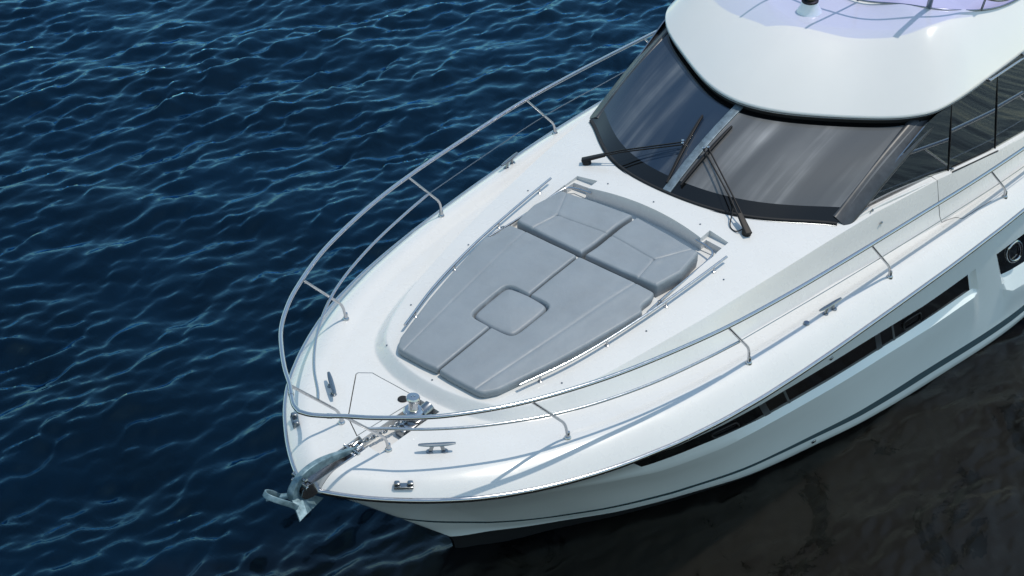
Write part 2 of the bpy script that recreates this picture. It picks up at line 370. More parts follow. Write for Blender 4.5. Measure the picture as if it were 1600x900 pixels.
def eave_tangent_inset(d):
    P=EAVE.copy();Q=np.concatenate([P[1:2]*[1,-1,1],P,P[-1:]*2-P[-2:-1]])
    T=Q[2:]-Q[:-2];N=np.stack([-T[:,1],T[:,0],0*T[:,0]],-1)  # points aft/inboard
    N/=np.linalg.norm(N,axis=1)[:,None]
    c=np.array([-8.4,0,0])-P;c[:,2]=0;sg=np.sign((N*c).sum(1));sg[sg==0]=1
    P2=P+N*sg[:,None]*d;P2[0,1]=0;return P2
def shell(i,k):
    """fly shell: eave index (float array) , k=1 at eave .. 0 at the middle"""
    i=np.asarray(i,float);k=np.asarray(k,float);n=np.arange(len(EAVE))
    E=np.stack([np.interp(i,n,EAVE[:,j]) for j in range(3)],-1)
    T=E.copy();T[...,0]=np.minimum(E[...,0],-8.1);T[...,1]=0
    ang=smooth(E[...,0],-7.6,-6.2)          # 1 at the front, 0 at the side
    kf=.74+(.56-.74)*ang
    q=np.clip((1-k)/(1-kf),0,1)
    g=1-(1-q)**1.4
    top=np.clip((kf-k)/kf,0,1)
    P=T+k[...,None]*(E-T)
    P[...,2]=E[...,2]+(.50+.06*(1-ang))*g+.10*top**1.5
    return P
# glazing lines
PILT=np.array([-6.86,1.50,3.33])
def ws_point(u,v):
    """windscreen: u -1 (starboard pillar) .. 1 (port pillar), v 0 base .. 1 top"""
    u=np.asarray(u,float);v=np.asarray(v,float);a=np.abs(u)
    yb=np.linspace(0,1.45,200);B=ws_base(yb);s=np.concatenate([[0],np.cumsum(np.linalg.norm(np.diff(B,axis=0),axis=1))]);s/=s[-1]
    b=np.stack([np.interp(a,s,B[:,j]) for j in range(3)],-1)
    I=eave_tangent_inset(.10);I[:,2]-=.075
    m=I[:,1]<=1.50;I=I[m];s2=np.concatenate([[0],np.cumsum(np.linalg.norm(np.diff(I,axis=0),axis=1))]);s2/=s2[-1]
    t=np.stack([np.interp(a,s2,I[:,j]) for j in range(3)],-1)
    P=b+(t-b)*v[...,None]
    P[...,2]+=.035*np.sin(np.pi*np.clip(v,0,1));P[...,0]+=.02*np.sin(np.pi*np.clip(v,0,1))
    P[...,1]*=np.where(u<0,-1,1)
    return P
SWX=np.array([-5.62,-5.95,-6.95,-7.93,-8.7,-10.8]);SWY=np.array([1.478,1.540,1.68,1.745,1.795,1.81]);SWZ=np.array([2.735,2.755,2.675,2.53,2.43,2.28])
_swy=_pch(-SWX,SWY);_swz=_pch(-SWX,SWZ)
def side_low(x): return _swy(-np.asarray(x,float)),_swz(-np.asarray(x,float))
def eave_at_x(x):
    j=np.argsort(-EAVE[:,0]);return np.interp(-x,-EAVE[j,0],EAVE[j,1]),np.interp(-x,-EAVE[j,0],EAVE[j,2])
# ======================================================= WATER (setting)
def ocean(n,Ls,seed,wdir,lam_p,hs,spread,lam_min):
    rg=np.random.default_rng(seed);k1=np.fft.fftfreq(n,d=Ls/n)*2*np.pi;KX,KY=np.meshgrid(k1,k1,indexing='ij');K=np.hypot(KX,KY);K[0,0]=1
    kp=2*np.pi/lam_p;c=np.abs((KX*wdir[0]+KY*wdir[1])/K)
    S=K**-3.7*np.exp(-1.1*(kp/K)**2)*c**spread*np.exp(-(K*lam_min/6.28)**2);S[0,0]=0
    A=np.sqrt(S)*(rg.normal(size=K.shape)+1j*rg.normal(size=K.shape))
    h=np.fft.ifft2(A).real;s=hs/h.std();H=h*s
    DX=np.fft.ifft2(-1j*A*KX/K).real*s;DY=np.fft.ifft2(-1j*A*KY/K).real*s
    return H,DX,DY
def samp(G,Ls,x,y):
    n=G.shape[0];u=(x/Ls*n)%n;v=(y/Ls*n)%n;i=u.astype(int)%n;j=v.astype(int)%n;a=u-np.floor(u);b=v-np.floor(v);i2=(i+1)%n;j2=(j+1)%n
    return G[i,j]*(1-a)*(1-b)+G[i2,j]*a*(1-b)+G[i,j2]*(1-a)*b+G[i2,j2]*a*b
def water_shader(m,mx):
    # body colour scattered a little below the surface, under a blue-tinted Fresnel reflection
    nt=m.node_tree;b=B(m);nrm=b.inputs['Normal'].links[0].from_socket
    ss=nt.nodes.new('ShaderNodeSubsurfaceScattering');ss.falloff='BURLEY';ss.inputs['Scale'].default_value=.22;ss.inputs['Radius'].default_value=(1,1,1);L(m,mx.outputs[0],ss.inputs['Color'])
    gl=nt.nodes.new('ShaderNodeBsdfGlossy');gl.inputs['Roughness'].default_value=.035;L(m,nrm,gl.inputs['Normal'])
    tint=N(m,'ShaderNodeMixRGB');tint.inputs[1].default_value=(.43,.93,1.35,1);tint.inputs[2].default_value=(.80,.76,.70,1);L(m,mx.inputs[0].links[0].from_socket,tint.inputs[0]);L(m,tint.outputs[0],gl.inputs['Color'])
    fr=nt.nodes.new('ShaderNodeFresnel');fr.inputs['IOR'].default_value=1.27;L(m,nrm,fr.inputs['Normal'])
    mxs=nt.nodes.new('ShaderNodeMixShader');L(m,fr.outputs[0],mxs.inputs[0]);L(m,ss.outputs[0],mxs.inputs[1]);L(m,gl.outputs[0],mxs.inputs[2])
    L(m,mxs.outputs[0],nt.nodes['Material Output'].inputs['Surface']);nt.nodes.remove(b)
def build_water():
    def axis(a,b,st):
        c=np.arange(a,b,st);g=st*1.22**np.arange(1,52);o=np.cumsum(g);return np.concatenate([(a-o)[::-1],c,b+o])
    ax=axis(-18.5,3.2,.036);ay=axis(-14.2,5.6,.036)
    X,Y=np.meshgrid(ax,ay,indexing='ij')
    cr=math.radians(CREST_A);wd=(math.cos(cr),math.sin(cr))
    H,DX,DY=ocean(1024,31.7,33,wd,.52,.0142,6,.13)
    H3,_,_=ocean(512,43.0,5,(math.cos(cr-.35),math.sin(cr-.35)),2.6,.022,3,.6);HG,_,_=ocean(256,61.0,6,(1,0),5.,1.0,0,2.5);gust=1+.16*np.clip(samp(HG,61.0,X,Y),-1.8,1.8)+.30*np.clip(samp(HG,16.3,X+3,Y*1.3),-1.5,1.0)
    H2,DX2,DY2=ocean(1024,19.3,8,(math.cos(cr+.12),math.sin(cr+.12)),.24,.0021,7,.06)
    far=np.clip(1.3-np.maximum(np.maximum(-16-X,X-2),np.maximum(-12.5-Y,Y-5))*.25,0,1);far=np.clip(far,0,1)
    # the hull shelters the port side: lower, longer ripples there
    lee=smooth(Y+.35*(X+4),-.2,1.6)
    a=far*(1-.80*lee);a2=far*(1+1.0*lee)
    ch=.05;lean=.9
    a=a*gust;h=samp(H3,43.0,X,Y)*far*(1-.5*lee)+samp(H,31.7,X,Y)*a+samp(H2,19.3,X,Y)*a2
    x=X+ch*(samp(DX,31.7,X,Y)*a+samp(DX2,19.3,X,Y)*a2);y=Y+ch*(samp(DY,31.7,X,Y)*a+samp(DY2,19.3,X,Y)*a2)
    x=x-lean*h*wd[0];y=y-lean*h*wd[1]     # crests lean downwind, away from the boat
    V=np.stack([x,y,h],-1).reshape(-1,3)
    m=mat('harbour water',(.004,.018,.04),.04,ior=1.33);b=B(m)
    tc=N(m,'ShaderNodeTexCoord');sx=N(m,'ShaderNodeSeparateXYZ');L(m,tc.outputs['Object'],sx.inputs[0])
    # the blue water turns brown on the port side
    m1=N(m,'ShaderNodeMath',operation='MULTIPLY_ADD');L(m,sx.outputs[0],m1.inputs[0]);m1.inputs[1].default_value=.30;L(m,sx.outputs[1],m1.inputs[2])
    n0=noise(m,.55,4);m2=N(m,'ShaderNodeMath',operation='MULTIPLY_ADD');L(m,n0.outputs[0],m2.inputs[0]);m2.inputs[1].default_value=1.6;L(m,m1.outputs[0],m2.inputs[2])
    mr=N(m,'ShaderNodeMapRange');L(m,m2.outputs[0],mr.inputs[0]);mr.inputs[1].default_value=-.9;mr.inputs[2].default_value=.9
    n1=noise(m,.5,5,.6);blue=ramp(m,n1.outputs[0],[(.3,(.0002,.0011,.0027)),(.7,(.0004,.0042,.0118))])
    n2=noise(m,.6,10,.68,dist=1.4);brown=ramp(m,n2.outputs[0],[(.33,(.0018,.0013,.0007)),(.42,(.0024,.0018,.001)),(.445,(.0068,.006,.005)),(.75,(.0085,.0077,.0066))])  # noise paints light and dark reflection patches into the brown
    mx=N(m,'ShaderNodeMixRGB');L(m,mr.outputs[0],mx.inputs[0]);L(m,blue.outputs[0],mx.inputs[1]);L(m,brown.outputs[0],mx.inputs[2]);L(m,mx.outputs[0],b.inputs['Base Color'])
    mp=N(m,'ShaderNodeMapping');mp.inputs['Rotation'].default_value=(0,0,-cr);mp.inputs['Scale'].default_value=(1.6,.6,1);L(m,tc.outputs['Object'],mp.inputs[0])
    nb=noise(m,11,7,.62,vec=mp.outputs[0]);nf=noise(m,26,6,.65,vec=mp.outputs[0]);mf=N(m,'ShaderNodeMath',operation='MULTIPLY');L(m,nf.outputs[0],mf.inputs[0]);L(m,mr.outputs[0],mf.inputs[1]);af=N(m,'ShaderNodeMath',operation='MULTIPLY_ADD');L(m,mf.outputs[0],af.inputs[0]);af.inputs[1].default_value=1.5;L(m,nb.outputs[0],af.inputs[2]);bump(m,af.outputs[0],.15,.02);water_shader(m,mx)
    o=bigmesh('water',V,gridq(len(ax),len(ay)),m);o['kind']='structure';return o
CREST_A=86.0
build_water()

# ======================================================= YACHT
yacht=empty('motor_yacht',(0,0,0),'white flybridge motor yacht with grey foredeck sunpad, steel guard rail and dark raked windscreen','motor yacht')

# ---- deck moulding
def build_deck():
    st=np.concatenate([np.arange(.06,1.70,.019),np.arange(1.70,2.42,.010),np.arange(2.42,9.6,.019),np.arange(9.6,ES-.01,.12),[ES]])
    ex,ey,ez=edge_at(st);nt_=101
    pass
    # rows follow the crease of the raised trunk and the foot of its wall, so both stay crisp
    W=np.interp(-ex,-QX,QY,left=0);fr=smooth(-ex,1.46,2.3);W=np.where(ex>-1.46,.6*ey,W)*fr+.6*ey*(1-fr);W=np.minimum(W,ey-.22*np.minimum(1,ey/.6))
    wwid=np.interp(-ex,[0,1.3,2,3.6,5.2,13],[.06,.09,.10,.145,.105,.09]);W2=np.minimum(W+wwid,W+.6*(ey-W))
    a=np.linspace(0,1,58)[:-1];b=np.linspace(0,1,15)[:-1];c=np.sin(np.linspace(0,1,40)*np.pi/2*.8)/math.sin(np.pi/2*.8)
    Yh=np.concatenate([a[None]*(W-.015)[:,None],(W-.015)[:,None]+b[None]*(W2-W+.015)[:,None],W2[:,None]+c[None]*(ey-W2)[:,None]],1)
    Y=np.concatenate([-Yh[:,1:][:,::-1],Yh],1);t=Y[0];X=np.repeat(ex[:,None],Y.shape[1],1)
    Z=deck(X,Y);Z[:,0]=ez;Z[:,-1]=ez
    n,m=X.shape
    top=np.stack([X,Y,Z],-1).reshape(-1,3);bot=top.copy();bot[:,2]-=.20
    bot=bot.reshape(n,m,3);bot[:,:,1]*=.82;bot[:,:,0]-=.40;bot=bot.reshape(-1,3)
    F=gridq(n,m);Fb=gridq(n,m,flip=True,off=n*m)
    V=np.concatenate([top,bot]);Q=[F,Fb];o=n*m
    def strip(ids):
        ids=np.asarray(ids);return np.stack([ids[:-1],ids[:-1]+o,ids[1:]+o,ids[1:]],-1)
    per=np.concatenate([np.arange(m),np.arange(1,n)*m+m-1,(n-1)*m+np.arange(m-1)[::-1],np.arange(n-1)[::-1]*m])
    Q.append(strip(per))
    d=bigmesh('deck',V,np.concatenate(Q),gel,yacht);fixn(d)
    cut=[]
    def C(vf): c=mesh('cutter',*vf,gel,None,smooth_=False);fixn(c);c.data.materials.clear();c.data.materials.append(gel);cut.append(c);return c
    def Cg(vf):
        c=mesh('cutter',*vf,greyfit,None,smooth_=False);fixn(c);cut.append(c);return c
    Cg(prism([(-1.305,.02),(-1.295,.24),(-.58,.235),(-.58,.02)],2.385,3))                  # windlass trench
    Cg(prism([(-.62,-.028),(-.58,.1),(-.60,.115),(.3,.115),(.3,-.028)],2.372,3))             # anchor slot through the bow
    # well under the back cushions, with a step moulded into each aft corner
    aft=[(-4.505+.06*(y/.6)**2,y) for y in np.linspace(-.62,.62,15)]
    C(prism([(-3.50,-.86),(-3.50,.86),(-4.36,.875),(-4.43,.80),(-4.43,.66)]+aft[::-1]+[(-4.43,-.66),(-4.43,-.80),(-4.36,-.875)],2.655,3))
    for s in (-1,1):
        C(prism([(-4.30,s*.645),(-4.30,s*.868),(-4.555,s*.868),(-4.580,s*.645)],2.735,3))
        C(prism([(-4.30,s*.662),(-4.30,s*.853),(-4.485,s*.853),(-4.505,s*.662)],2.665,3.1))
    # anchor locker hatch: a 9 mm joint cut round the panel
    hp=np.array([(-.60,-.035),(-.74,-.27),(-1.215,-.632),(-1.245,-.635),(-1.332,-.545),(-1.31,.005)])
    ctr=hp.mean(0);inn=[]
    for i in range(len(hp)):
        a,b,c=hp[i-1],hp[i],hp[(i+1)%len(hp)]
        n1=np.array([-(b-a)[1],(b-a)[0]]);n2=np.array([-(c-b)[1],(c-b)[0]]);n1/=np.linalg.norm(n1);n2/=np.linalg.norm(n2)
        if n1@(ctr-b)<0:n1=-n1
        if n2@(ctr-b)<0:n2=-n2
        inn.append(b+(n1+n2)*.0095/(1+n1@n2))
    c=mesh('cutter',*ring_prism(hp,inn,2.35,3),seamm,None,smooth_=False);fixn(c);cut.append(c)
    boolean(d,cut);return d
deck_o=build_deck()
D=lambda x,y: float(deck(np.array([x]),np.array([y]))[0])

# ---- hull with recessed window bands
def ip(x,pts): return np.interp(x,[a for a,_ in pts],[b for _,b in pts])
WT=[(0,.05),(2.0,.10),(2.72,.124),(3.5,.125),(4.5,.135),(5.85,.181),(6.75,.22),(7.6,.22),(8.2,.227),(9,.235),(11,.235),(30,.235)]
WB=[(0,.1),(2.0,.2),(2.82,.318),(3.44,.326),(4.16,.356),(4.65,.366),(6,.375),(6.34,.385),(7.65,.396),(8.15,.47),(8.4,.50),(9,.545),(11,.55),(30,.55)]
LG=[(0,.12),(1.6,.22),(2.0,.26),(2.38,.345),(2.8,.428),(3.5,.436),(4.16,.412),(6,.417),(6.8,.436),(7.75,.436),(8.1,.56),(8.3,.63),(9.1,.695),(11,.70),(30,.7)]
SA=[(0,.55),(.2,.59),(.92,.785),(1.6,.862),(2.74,.895),(4.1,.872),(5.4,.868),(6.6,.85),(9.2,.885),(14,.9)]
SB=[(0,.60),(.2,.64),(.87,.822),(1.65,.90),(2.73,.932),(4.08,.905),(5.5,.925),(6.78,.918),(9.2,.945),(14,.95)]
def shear(s,t):
    w=np.interp(s,[1.5,2.5,7.2,8.2],[0,1,1,1.8]);return w*.12*(np.clip(t,0,.62)-.13)/.25
DEP=[(0,0),(1.6,0),(2.0,.004),(2.72,.012),(4.2,.022),(7.60,.032),(7.665,.032),(7.73,0),(8.14,0),(8.225,.055),(10.2,.055),(10.3,0),(30,0)]
WIN=[(2.72,7.62),(8.225,10.2)]
def hull_pt(s,t,dep=0.):
    s=np.asarray(s,float);t=np.asarray(t,float);P=hull(np.clip(s+shear(s,t),0,ES),t)
    if np.any(np.asarray(dep)!=0):
        e=1e-3;Ps=hull(np.clip(s+shear(s,t)+e,0,ES),t)-P;Pt=hull(np.clip(s+shear(s,t),0,ES),np.clip(t+e,0,1))-hull(np.clip(s+shear(s,t),0,ES),np.clip(t+e,0,1)-e)
        n=np.cross(Ps,Pt);n/=np.linalg.norm(n,axis=-1)[...,None]+1e-9;n*=np.where(n[...,1:2]>0,-1,1)
        P=P+n*np.asarray(dep)[...,None]
    return P
def build_hull():
    ss=np.concatenate([np.arange(0,2.7,.045),np.arange(2.72,7.6,.06),[7.62,7.665,7.70,7.73,7.80,7.9,8,8.08,8.14,8.18,8.225],np.arange(8.3,10.2,.08),[10.2,10.3,10.6],np.arange(11,ES-.05,.3),[ES]])
    R=[];dep=[];o=np.ones_like(ss);dp=ip(ss,DEP);wt=ip(ss,WT);wb=ip(ss,WB);lg=ip(ss,LG);sa=ip(ss,SA);sb=ip(ss,SB)
    rows=[(0*o,0),(wt*.35,0),(wt*.7,0),(wt-.012,0),(wt,dp),(wt*.5+wb*.5,dp),(wb,dp)]
    prd=-.026*(smooth(ss,1.9,3.0)*(1-smooth(ss,7.60,7.72))+smooth(ss,8.12,8.22))          # topsides stand proud below the window band: a ledge that catches the light
    for f in (.5,1): rows.append((wb*(1-f)+lg*f,dp*(1-f)+prd*f))
    for f,g in ((.03,1),(.3,.7),(.5,.42),(.7,.2),(.85,.07),(1,0)): rows.append((lg+(sa-lg)*f,prd*g))
    rows+=[(sb,0),(sb*.5+.5,0),(o,0)]
    P=np.stack([hull_pt(ss,t,np.broadcast_to(d,ss.shape)) for t,d in rows],1);n,m=P.shape[:2]
    q=gridq(n,m);ii=np.repeat(np.arange(n-1),m-1);jj=np.tile(np.arange(m-1),n-1)
    keep=np.ones(len(q),bool)
    for a,b in WIN: keep&=~((ss[ii]>=a-1e-6)&(ss[ii+1]<=b+1e-6)&((jj==4)|(jj==5)))
    fm=np.where(jj==14,1,0)
    # bottom: boot line -> bilge -> keel
    bt=P[:,-1].copy();b1=bt.copy();b1[:,1]*=.96;b1[:,2]-=.10;b1[:,0]-=.05;b2=bt.copy();b2[:,1]*=.6;b2[:,2]=np.minimum(bt[:,2]-.35,-.35);b2[:,0]-=.25;b3=b2.copy();b3[:,1]=0;b3[:,2]-=.35;b3[:,0]-=.2
    bp=np.stack([bt,b1,b2,b3],1);V=np.concatenate([P.reshape(-1,3),bp.reshape(-1,3)]);qb=gridq(n,4,off=n*m)
    Q=np.concatenate([q[keep],qb]);M=np.concatenate([fm[keep],np.full(len(qb),2)])
    Vm=V*[1,-1,1];Qm=Q[:,::-1]+len(V)
    VV=np.concatenate([V,Vm]);FF=[list(f) for f in np.concatenate([Q,Qm])];MM=list(M)+list(M)
    # transom
    last=[(n-1)*m+j for j in range(m)]+[n*m+(n-1)*4+j for j in (1,2,3)]
    FF.append(last+[i+len(V) for i in last[::-1][1:]]);MM.append(0)
    h=mesh('hull',VV,FF,[gelh,stripe,antif],yacht,ang=14,fmat=MM)
    bm=bmesh.new();bm.from_mesh(h.data);bmesh.ops.remove_doubles(bm,verts=bm.verts,dist=1e-5);bmesh.ops.recalc_face_normals(bm,faces=bm.faces);bm.to_mesh(h.data);bm.free()
    return h
hull_o=build_hull()
def hull_pane(a,b,s_,extra=0.,name='hull_window',m=hullglass,ta=0,tb=1,parent=None):
    ss=np.linspace(a,b,max(3,int((b-a)/.1)));wt,wb=ip(ss,WT),ip(ss,WB)
    tt=[wt*(1-f)+wb*f for f in np.linspace(ta,tb,4)]
    P=np.stack([hull_pt(ss,t,ip(ss,DEP)+extra) for t in tt],1)*[1,s_,1]
    Pi=np.stack([hull_pt(ss,t,ip(ss,DEP)+extra+.012) for t in tt],1)*[1,s_,1];n,mm=P.shape[:2]
    V=np.concatenate([P.reshape(-1,3),Pi.reshape(-1,3)]);F=[list(f) for f in gridq(n,mm)]+[list(f) for f in gridq(n,mm,flip=True,off=n*mm)]
    per=[j for j in range(mm)]+[i*mm+mm-1 for i in range(1,n)]+[(n-1)*mm+j for j in range(mm-1)[::-1]]+[i*mm for i in range(1,n-1)[::-1]]
    F+=[[per[k],per[(k+1)%len(per)],per[(k+1)%len(per)]+n*mm,per[k]+n*mm] for k in range(len(per))]
    return fixn(mesh(name,V,F,m,parent or hull_o,ang=40))
panelm=mat('smoked panel',(.03,.035,.04),.3);divm=mat('window bead',(.07,.08,.085),.4)
for s_ in (1,-1):
    for a,b in ((2.725,4.20),(4.285,4.535),(4.565,5.92),(6.01,6.205),(6.235,7.618),(8.23,10.19)): hull_pane(a,b,s_)
    for a,b in ((4.20,4.285),(5.92,6.01)): hull_pane(a,b,s_,-.004,'window_divider',panelm)
    for a,b in ((4.535,4.565),(6.205,6.235)): hull_pane(a,b,s_,-.004,'window_divider',divm)
    def ring_on(sc_,fc,ds,df,r,pw,mt,nm,ex=-.012):
        a=np.linspace(0,2*np.pi,56,endpoint=False);cx=np.sign(np.cos(a))*np.abs(np.cos(a))**pw*ds;cy=np.sign(np.sin(a))*np.abs(np.sin(a))**pw*df
        ss=sc_+cx;t=ip(ss,WT)*(1-(fc+cy))+ip(ss,WB)*(fc+cy)
        return tube(nm,hull_pt(ss,t,ip(ss,DEP)+ex)*[1,s_,1],r,mt,hull_o,8,closed=True)
    ring_on(6.55,.52,.155,.24,.008,.4,rubber,'opening_port_frame')
    ring_on(3.72,.56,.16,.24,.008,.4,rubber,'opening_port_frame')
    ring_on(8.56,.44,.15,.30,.020,.9,steel,'porthole_ring')
# rub rail: steel strip over a black fender strip
rail_s=np.concatenate([np.arange(0,2,.03),np.arange(2,ES,.12)])
def edge_path(off,dz):
    x,y,z=edge_at(rail_s);P=np.stack([x,y,z],1);T=np.gradient(P[:,:2],axis=0);T/=np.linalg.norm(T,axis=1)[:,None]
    Nn=np.stack([T[:,1]*-1*-1,-T[:,0]],1)*1.0;Nn=np.stack([-T[:,1],T[:,0]],1);c=np.sign((Nn*(P[:,:2]-np.array([-3.5,0]))).sum(1));Nn*=np.where(c<0,-1,1)[:,None]
    P[:,:2]+=Nn*off;P[:,2]+=dz;P[0,1]=0
    return np.concatenate([P[1:][::-1]*[1,-1,1],P])
tube('rub_rail',edge_path(.010,-.012),.020,steel,yacht,10)
bar('fender_strip',edge_path(.004,-.038),rrect(.022,.012,.004),black,yacht)
bar('deck_edge_bead',edge_path(-.022,.0065),circ(.0045,6),seamm,yacht)

# ---- hull fittings
def on_hull(s,t,out=0.): return hull_pt(np.array([s]),np.array([t]),np.array([-out-1e-9]))[0]
for s,t,r in ((5.01,.478,.022),(5.115,.478,.022),(5.235,.09,.024),(4.73,.945,.028)):
    p0=on_hull(s,t);nrm=on_hull(s,t,.05)-p0;a=Acc().lathe([(r,-.002),(r,.008),(r*.8,.014),(r*.45,.014),(r*.4,.004)],p0,nrm,20);a.build('drain_outlet',dsteel,yacht)

# ---- guard rail
TOPR=np.array([(.045,0,3.150),(.015,.085,3.148),(-.05,.175,3.144),(-.15,.300,3.145),(-.25,.449,3.150),(-.4,.637,3.157),(-.6,.846,3.160),(-.9,1.061,3.153),(-1.2,1.221,3.138),(-1.6,1.392,3.125),(-2,1.522,3.104),(-2.6,1.672,3.075),(-3.2,1.782,3.039),(-4,1.880,2.997),(-5,1.972,2.952),(-6,2.030,2.880),(-7,2.075,2.795),(-8,2.10,2.715),(-9.5,2.11,2.60)])
h=spline(TOPR,8);full=np.concatenate([h[1:][::-1]*[1,-1,1],h])
rail=tube('guard_rail',full,.0185,steel,yacht,14)
MIDR=np.array([(-.418,.27,2.842),(-.5,.353,2.836),(-.7,.591,2.832),(-1,.865,2.822),(-1.4,1.137,2.806),(-1.8,1.335,2.785),(-2.4,1.540,2.760),(-3,1.680,2.745),(-3.40,1.755,2.738)])
WIRE=np.array([(-3.40,1.755,2.738),(-4.5,1.874,2.690),(-5.43,1.960,2.645),(-6.5,2.02,2.56),(-7.65,2.075,2.47),(-9.4,2.10,2.33)])
STN=[((-.150,.296,3.135),(-.632,.257,2.60),(-.658,.258,2.478)),((-1.233,1.222,3.128),(-1.693,1.231,2.618),(-1.729,1.235,2.455)),((-3.154,1.774,3.030),(-3.578,1.757,2.565),(-3.598,1.759,2.405)),((-5.151,1.984,2.935),(-5.625,1.982,2.455),(-5.651,1.984,2.330)),((-7.329,2.085,2.755),(-7.80,2.088,2.33),(-7.825,2.085,2.20)),((-9.4,2.108,2.605),(-9.87,2.1,2.2),(-9.90,2.1,2.09))]
for s_ in (1,-1):
    k=np.array([1,s_,1])
    tube('mid_rail',spline(MIDR,6)*k,.0125,steel,rail,10)
    tube('lifeline_wire',spline(WIRE,6)*k,.0042,dsteel,rail,6)
    for a,b,c in STN:
        a,b,c=map(np.array,(a,b,c));d1=(a-b)/np.linalg.norm(a-b);d2=(c-b)/np.linalg.norm(c-b)
        P=[a,b+d1*.07]+[ (1-t)**2*(b+d1*.07)+2*t*(1-t)*b+t*t*(b+d2*.07) for t in (.25,.5,.75)]+[b+d2*.07,c]
        tube('stanchion',np.array(P)*k,.0125,steel,rail,10)
        g=np.array([c[0],c[1],D(c[0],c[1])])*k
        Acc().lathe([(.030,-.012),(.030,.010),(.026,.018),(.019,.024),(.0185,.060),(.016,.066)],g,(0,0,1),16).build('stanchion_foot',steel,rail)
# rail sleeves near the bow
for s_ in (1,-1):
    i=np.argmin(np.abs(h[:,1]-.20));Acc().sweep(h[i-1:i+2]*[1,s_,1],circ(.0215,12)).build('rail_sleeve',steel,rail)
# ---- deck fittings
def cleat(x,y,ang,name='mooring_cleat',L_=.30,m=dsteel):
    z=D(x,y);R=rotz(ang);a=Acc()
    s=np.linspace(-1,1,15);P=np.stack([s*L_/2,0*s,.070+.006*s**2],1)@R.T+[x,y,z]
    a.sweep(P,np.stack([np.cos(np.linspace(0,6.283,10,endpoint=False))*.021,np.sin(np.linspace(0,6.283,10,endpoint=False))*.013],1),scale=1-.45*np.abs(s)**3)
    for sx in (-1,1):
        Q=np.array([(sx*.035,0,.066),(sx*.045,0,.035),(sx*.06,0,-.01)])@R.T+[x,y,z];a.sweep(spline(Q,4),rrect(.030,.022,.007),up=tuple(R@[0,1,0]))
        a.lathe([(.030,-.006),(.030,.004),(.022,.010)],np.array([sx*.06,0,0])@R.T+[x,y,z])
    return a.build(name,m,yacht)
def chock(x,y,ang):
    z=D(x,y);R=rotz(ang);a=Acc();a.box(np.array([0,0,.006])@R.T+[x,y,z],(.155,.062,.028),R,.009)
    for sx in (-1,1): a.box(np.array([sx*.052,0,.030])@R.T+[x,y,z],(.050,.050,.046),R,.014)
    return a.build('mooring_chock',dsteel,yacht)
cleat(-.905,.555,math.atan2(.222,-.226));cleat(-.92,-.62,math.atan2(-.246,-.185)+.02)
cleat(-4.76,1.868,math.atan2(.054,-.378)+0.0);cleat(-4.80,-1.90,math.atan2(-.05,-.38))
chock(-.462,.598,math.atan2(.14,-.13));chock(-.470,-.602,math.atan2(-.16,-.11))
Acc().lathe([(.030,-.006),(.030,.012),(.024,.02),(.010,.021)],(-4.447,1.818,D(-4.447,1.818)),(0,0,1),20).build('filler_cap',dsteel,yacht)
Acc().lathe([(.043,-.006),(.043,.008),(.036,.014),(.030,.010),(.012,.011)],(-1.206,-.086,D(-1.206,-.086)),(0,0,1),24).build('foot_switch',rubber,yacht)
SN=[(-4.116,1.119),(-3.111,1.004),(-2.147,.842),(-1.607,.634),(-4.59,.53)]
for x,y in SN+[(a,-b) for a,b in SN]+[(-4.593,0),(-1.475,0)]: Acc().lathe([(.0085,-.004),(.0085,.005),(.005,.008)],(x,y,D(x,y)),(0,0,1),10).build('snap_stud',dsteel,yacht)
# grab rails either side of the sunpad
for s_ in (1,-1):
    P=spline(np.array([(-4.318,1.006,2.80),(-3.82,.975,2.774),(-3.114,.910,2.717),(-2.389,.790,2.656),(-1.838,.635,2.607)]),8);P[:,2]=np.array([D(x,y) for x,y in P[:,:2]])+.062
    gr=tube('grab_rail',P*[1,s_,1],.0125,steel,yacht,10)
    for i in (3,12,20,29):
        q=P[i]*[1,s_,1];Acc().lathe([(.009,-.062),(.009,0)],q,(0,0,1),10).lathe([(.02,-.066),(.02,-.056),(.012,-.052)],q,(0,0,1),14).build('rail_post',steel,gr)
# anchor windlass
zt=2.385
wl=Acc().box((-1.10,.135,zt+.03),(.30,.15,.07),None,.02).build('windlass',steel,yacht)
c=np.array([-1.10,.125,zt+.06])
Acc().lathe([(.075,-.02),(.085,.0),(.085,.02),(.06,.03),(.052,.036),(.06,.045),(.083,.055),(.085,.085),(.07,.10),(.04,.104)],c,(0,0,1),28).build('chain_gypsy',steel,wl)
Acc().lathe([(.047,.10),(.040,.115),(.037,.15),(.040,.185),(.055,.20),(.058,.215),(.052,.228),(.018,.231),(.012,.222)],c,(0,0,1),28).build('capstan_drum',steel,wl)
Acc().lathe([(.055,-.05),(.058,0),(.05,.05),(.02,.06)],(-1.24,.14,zt+.075),(-.9,.1,.35),18).build('motor_cover',dsteel,wl)
Acc().box((-.93,.155,zt+.035),(.07,.10,.09),None,.02).build('chain_stripper',dsteel,wl)
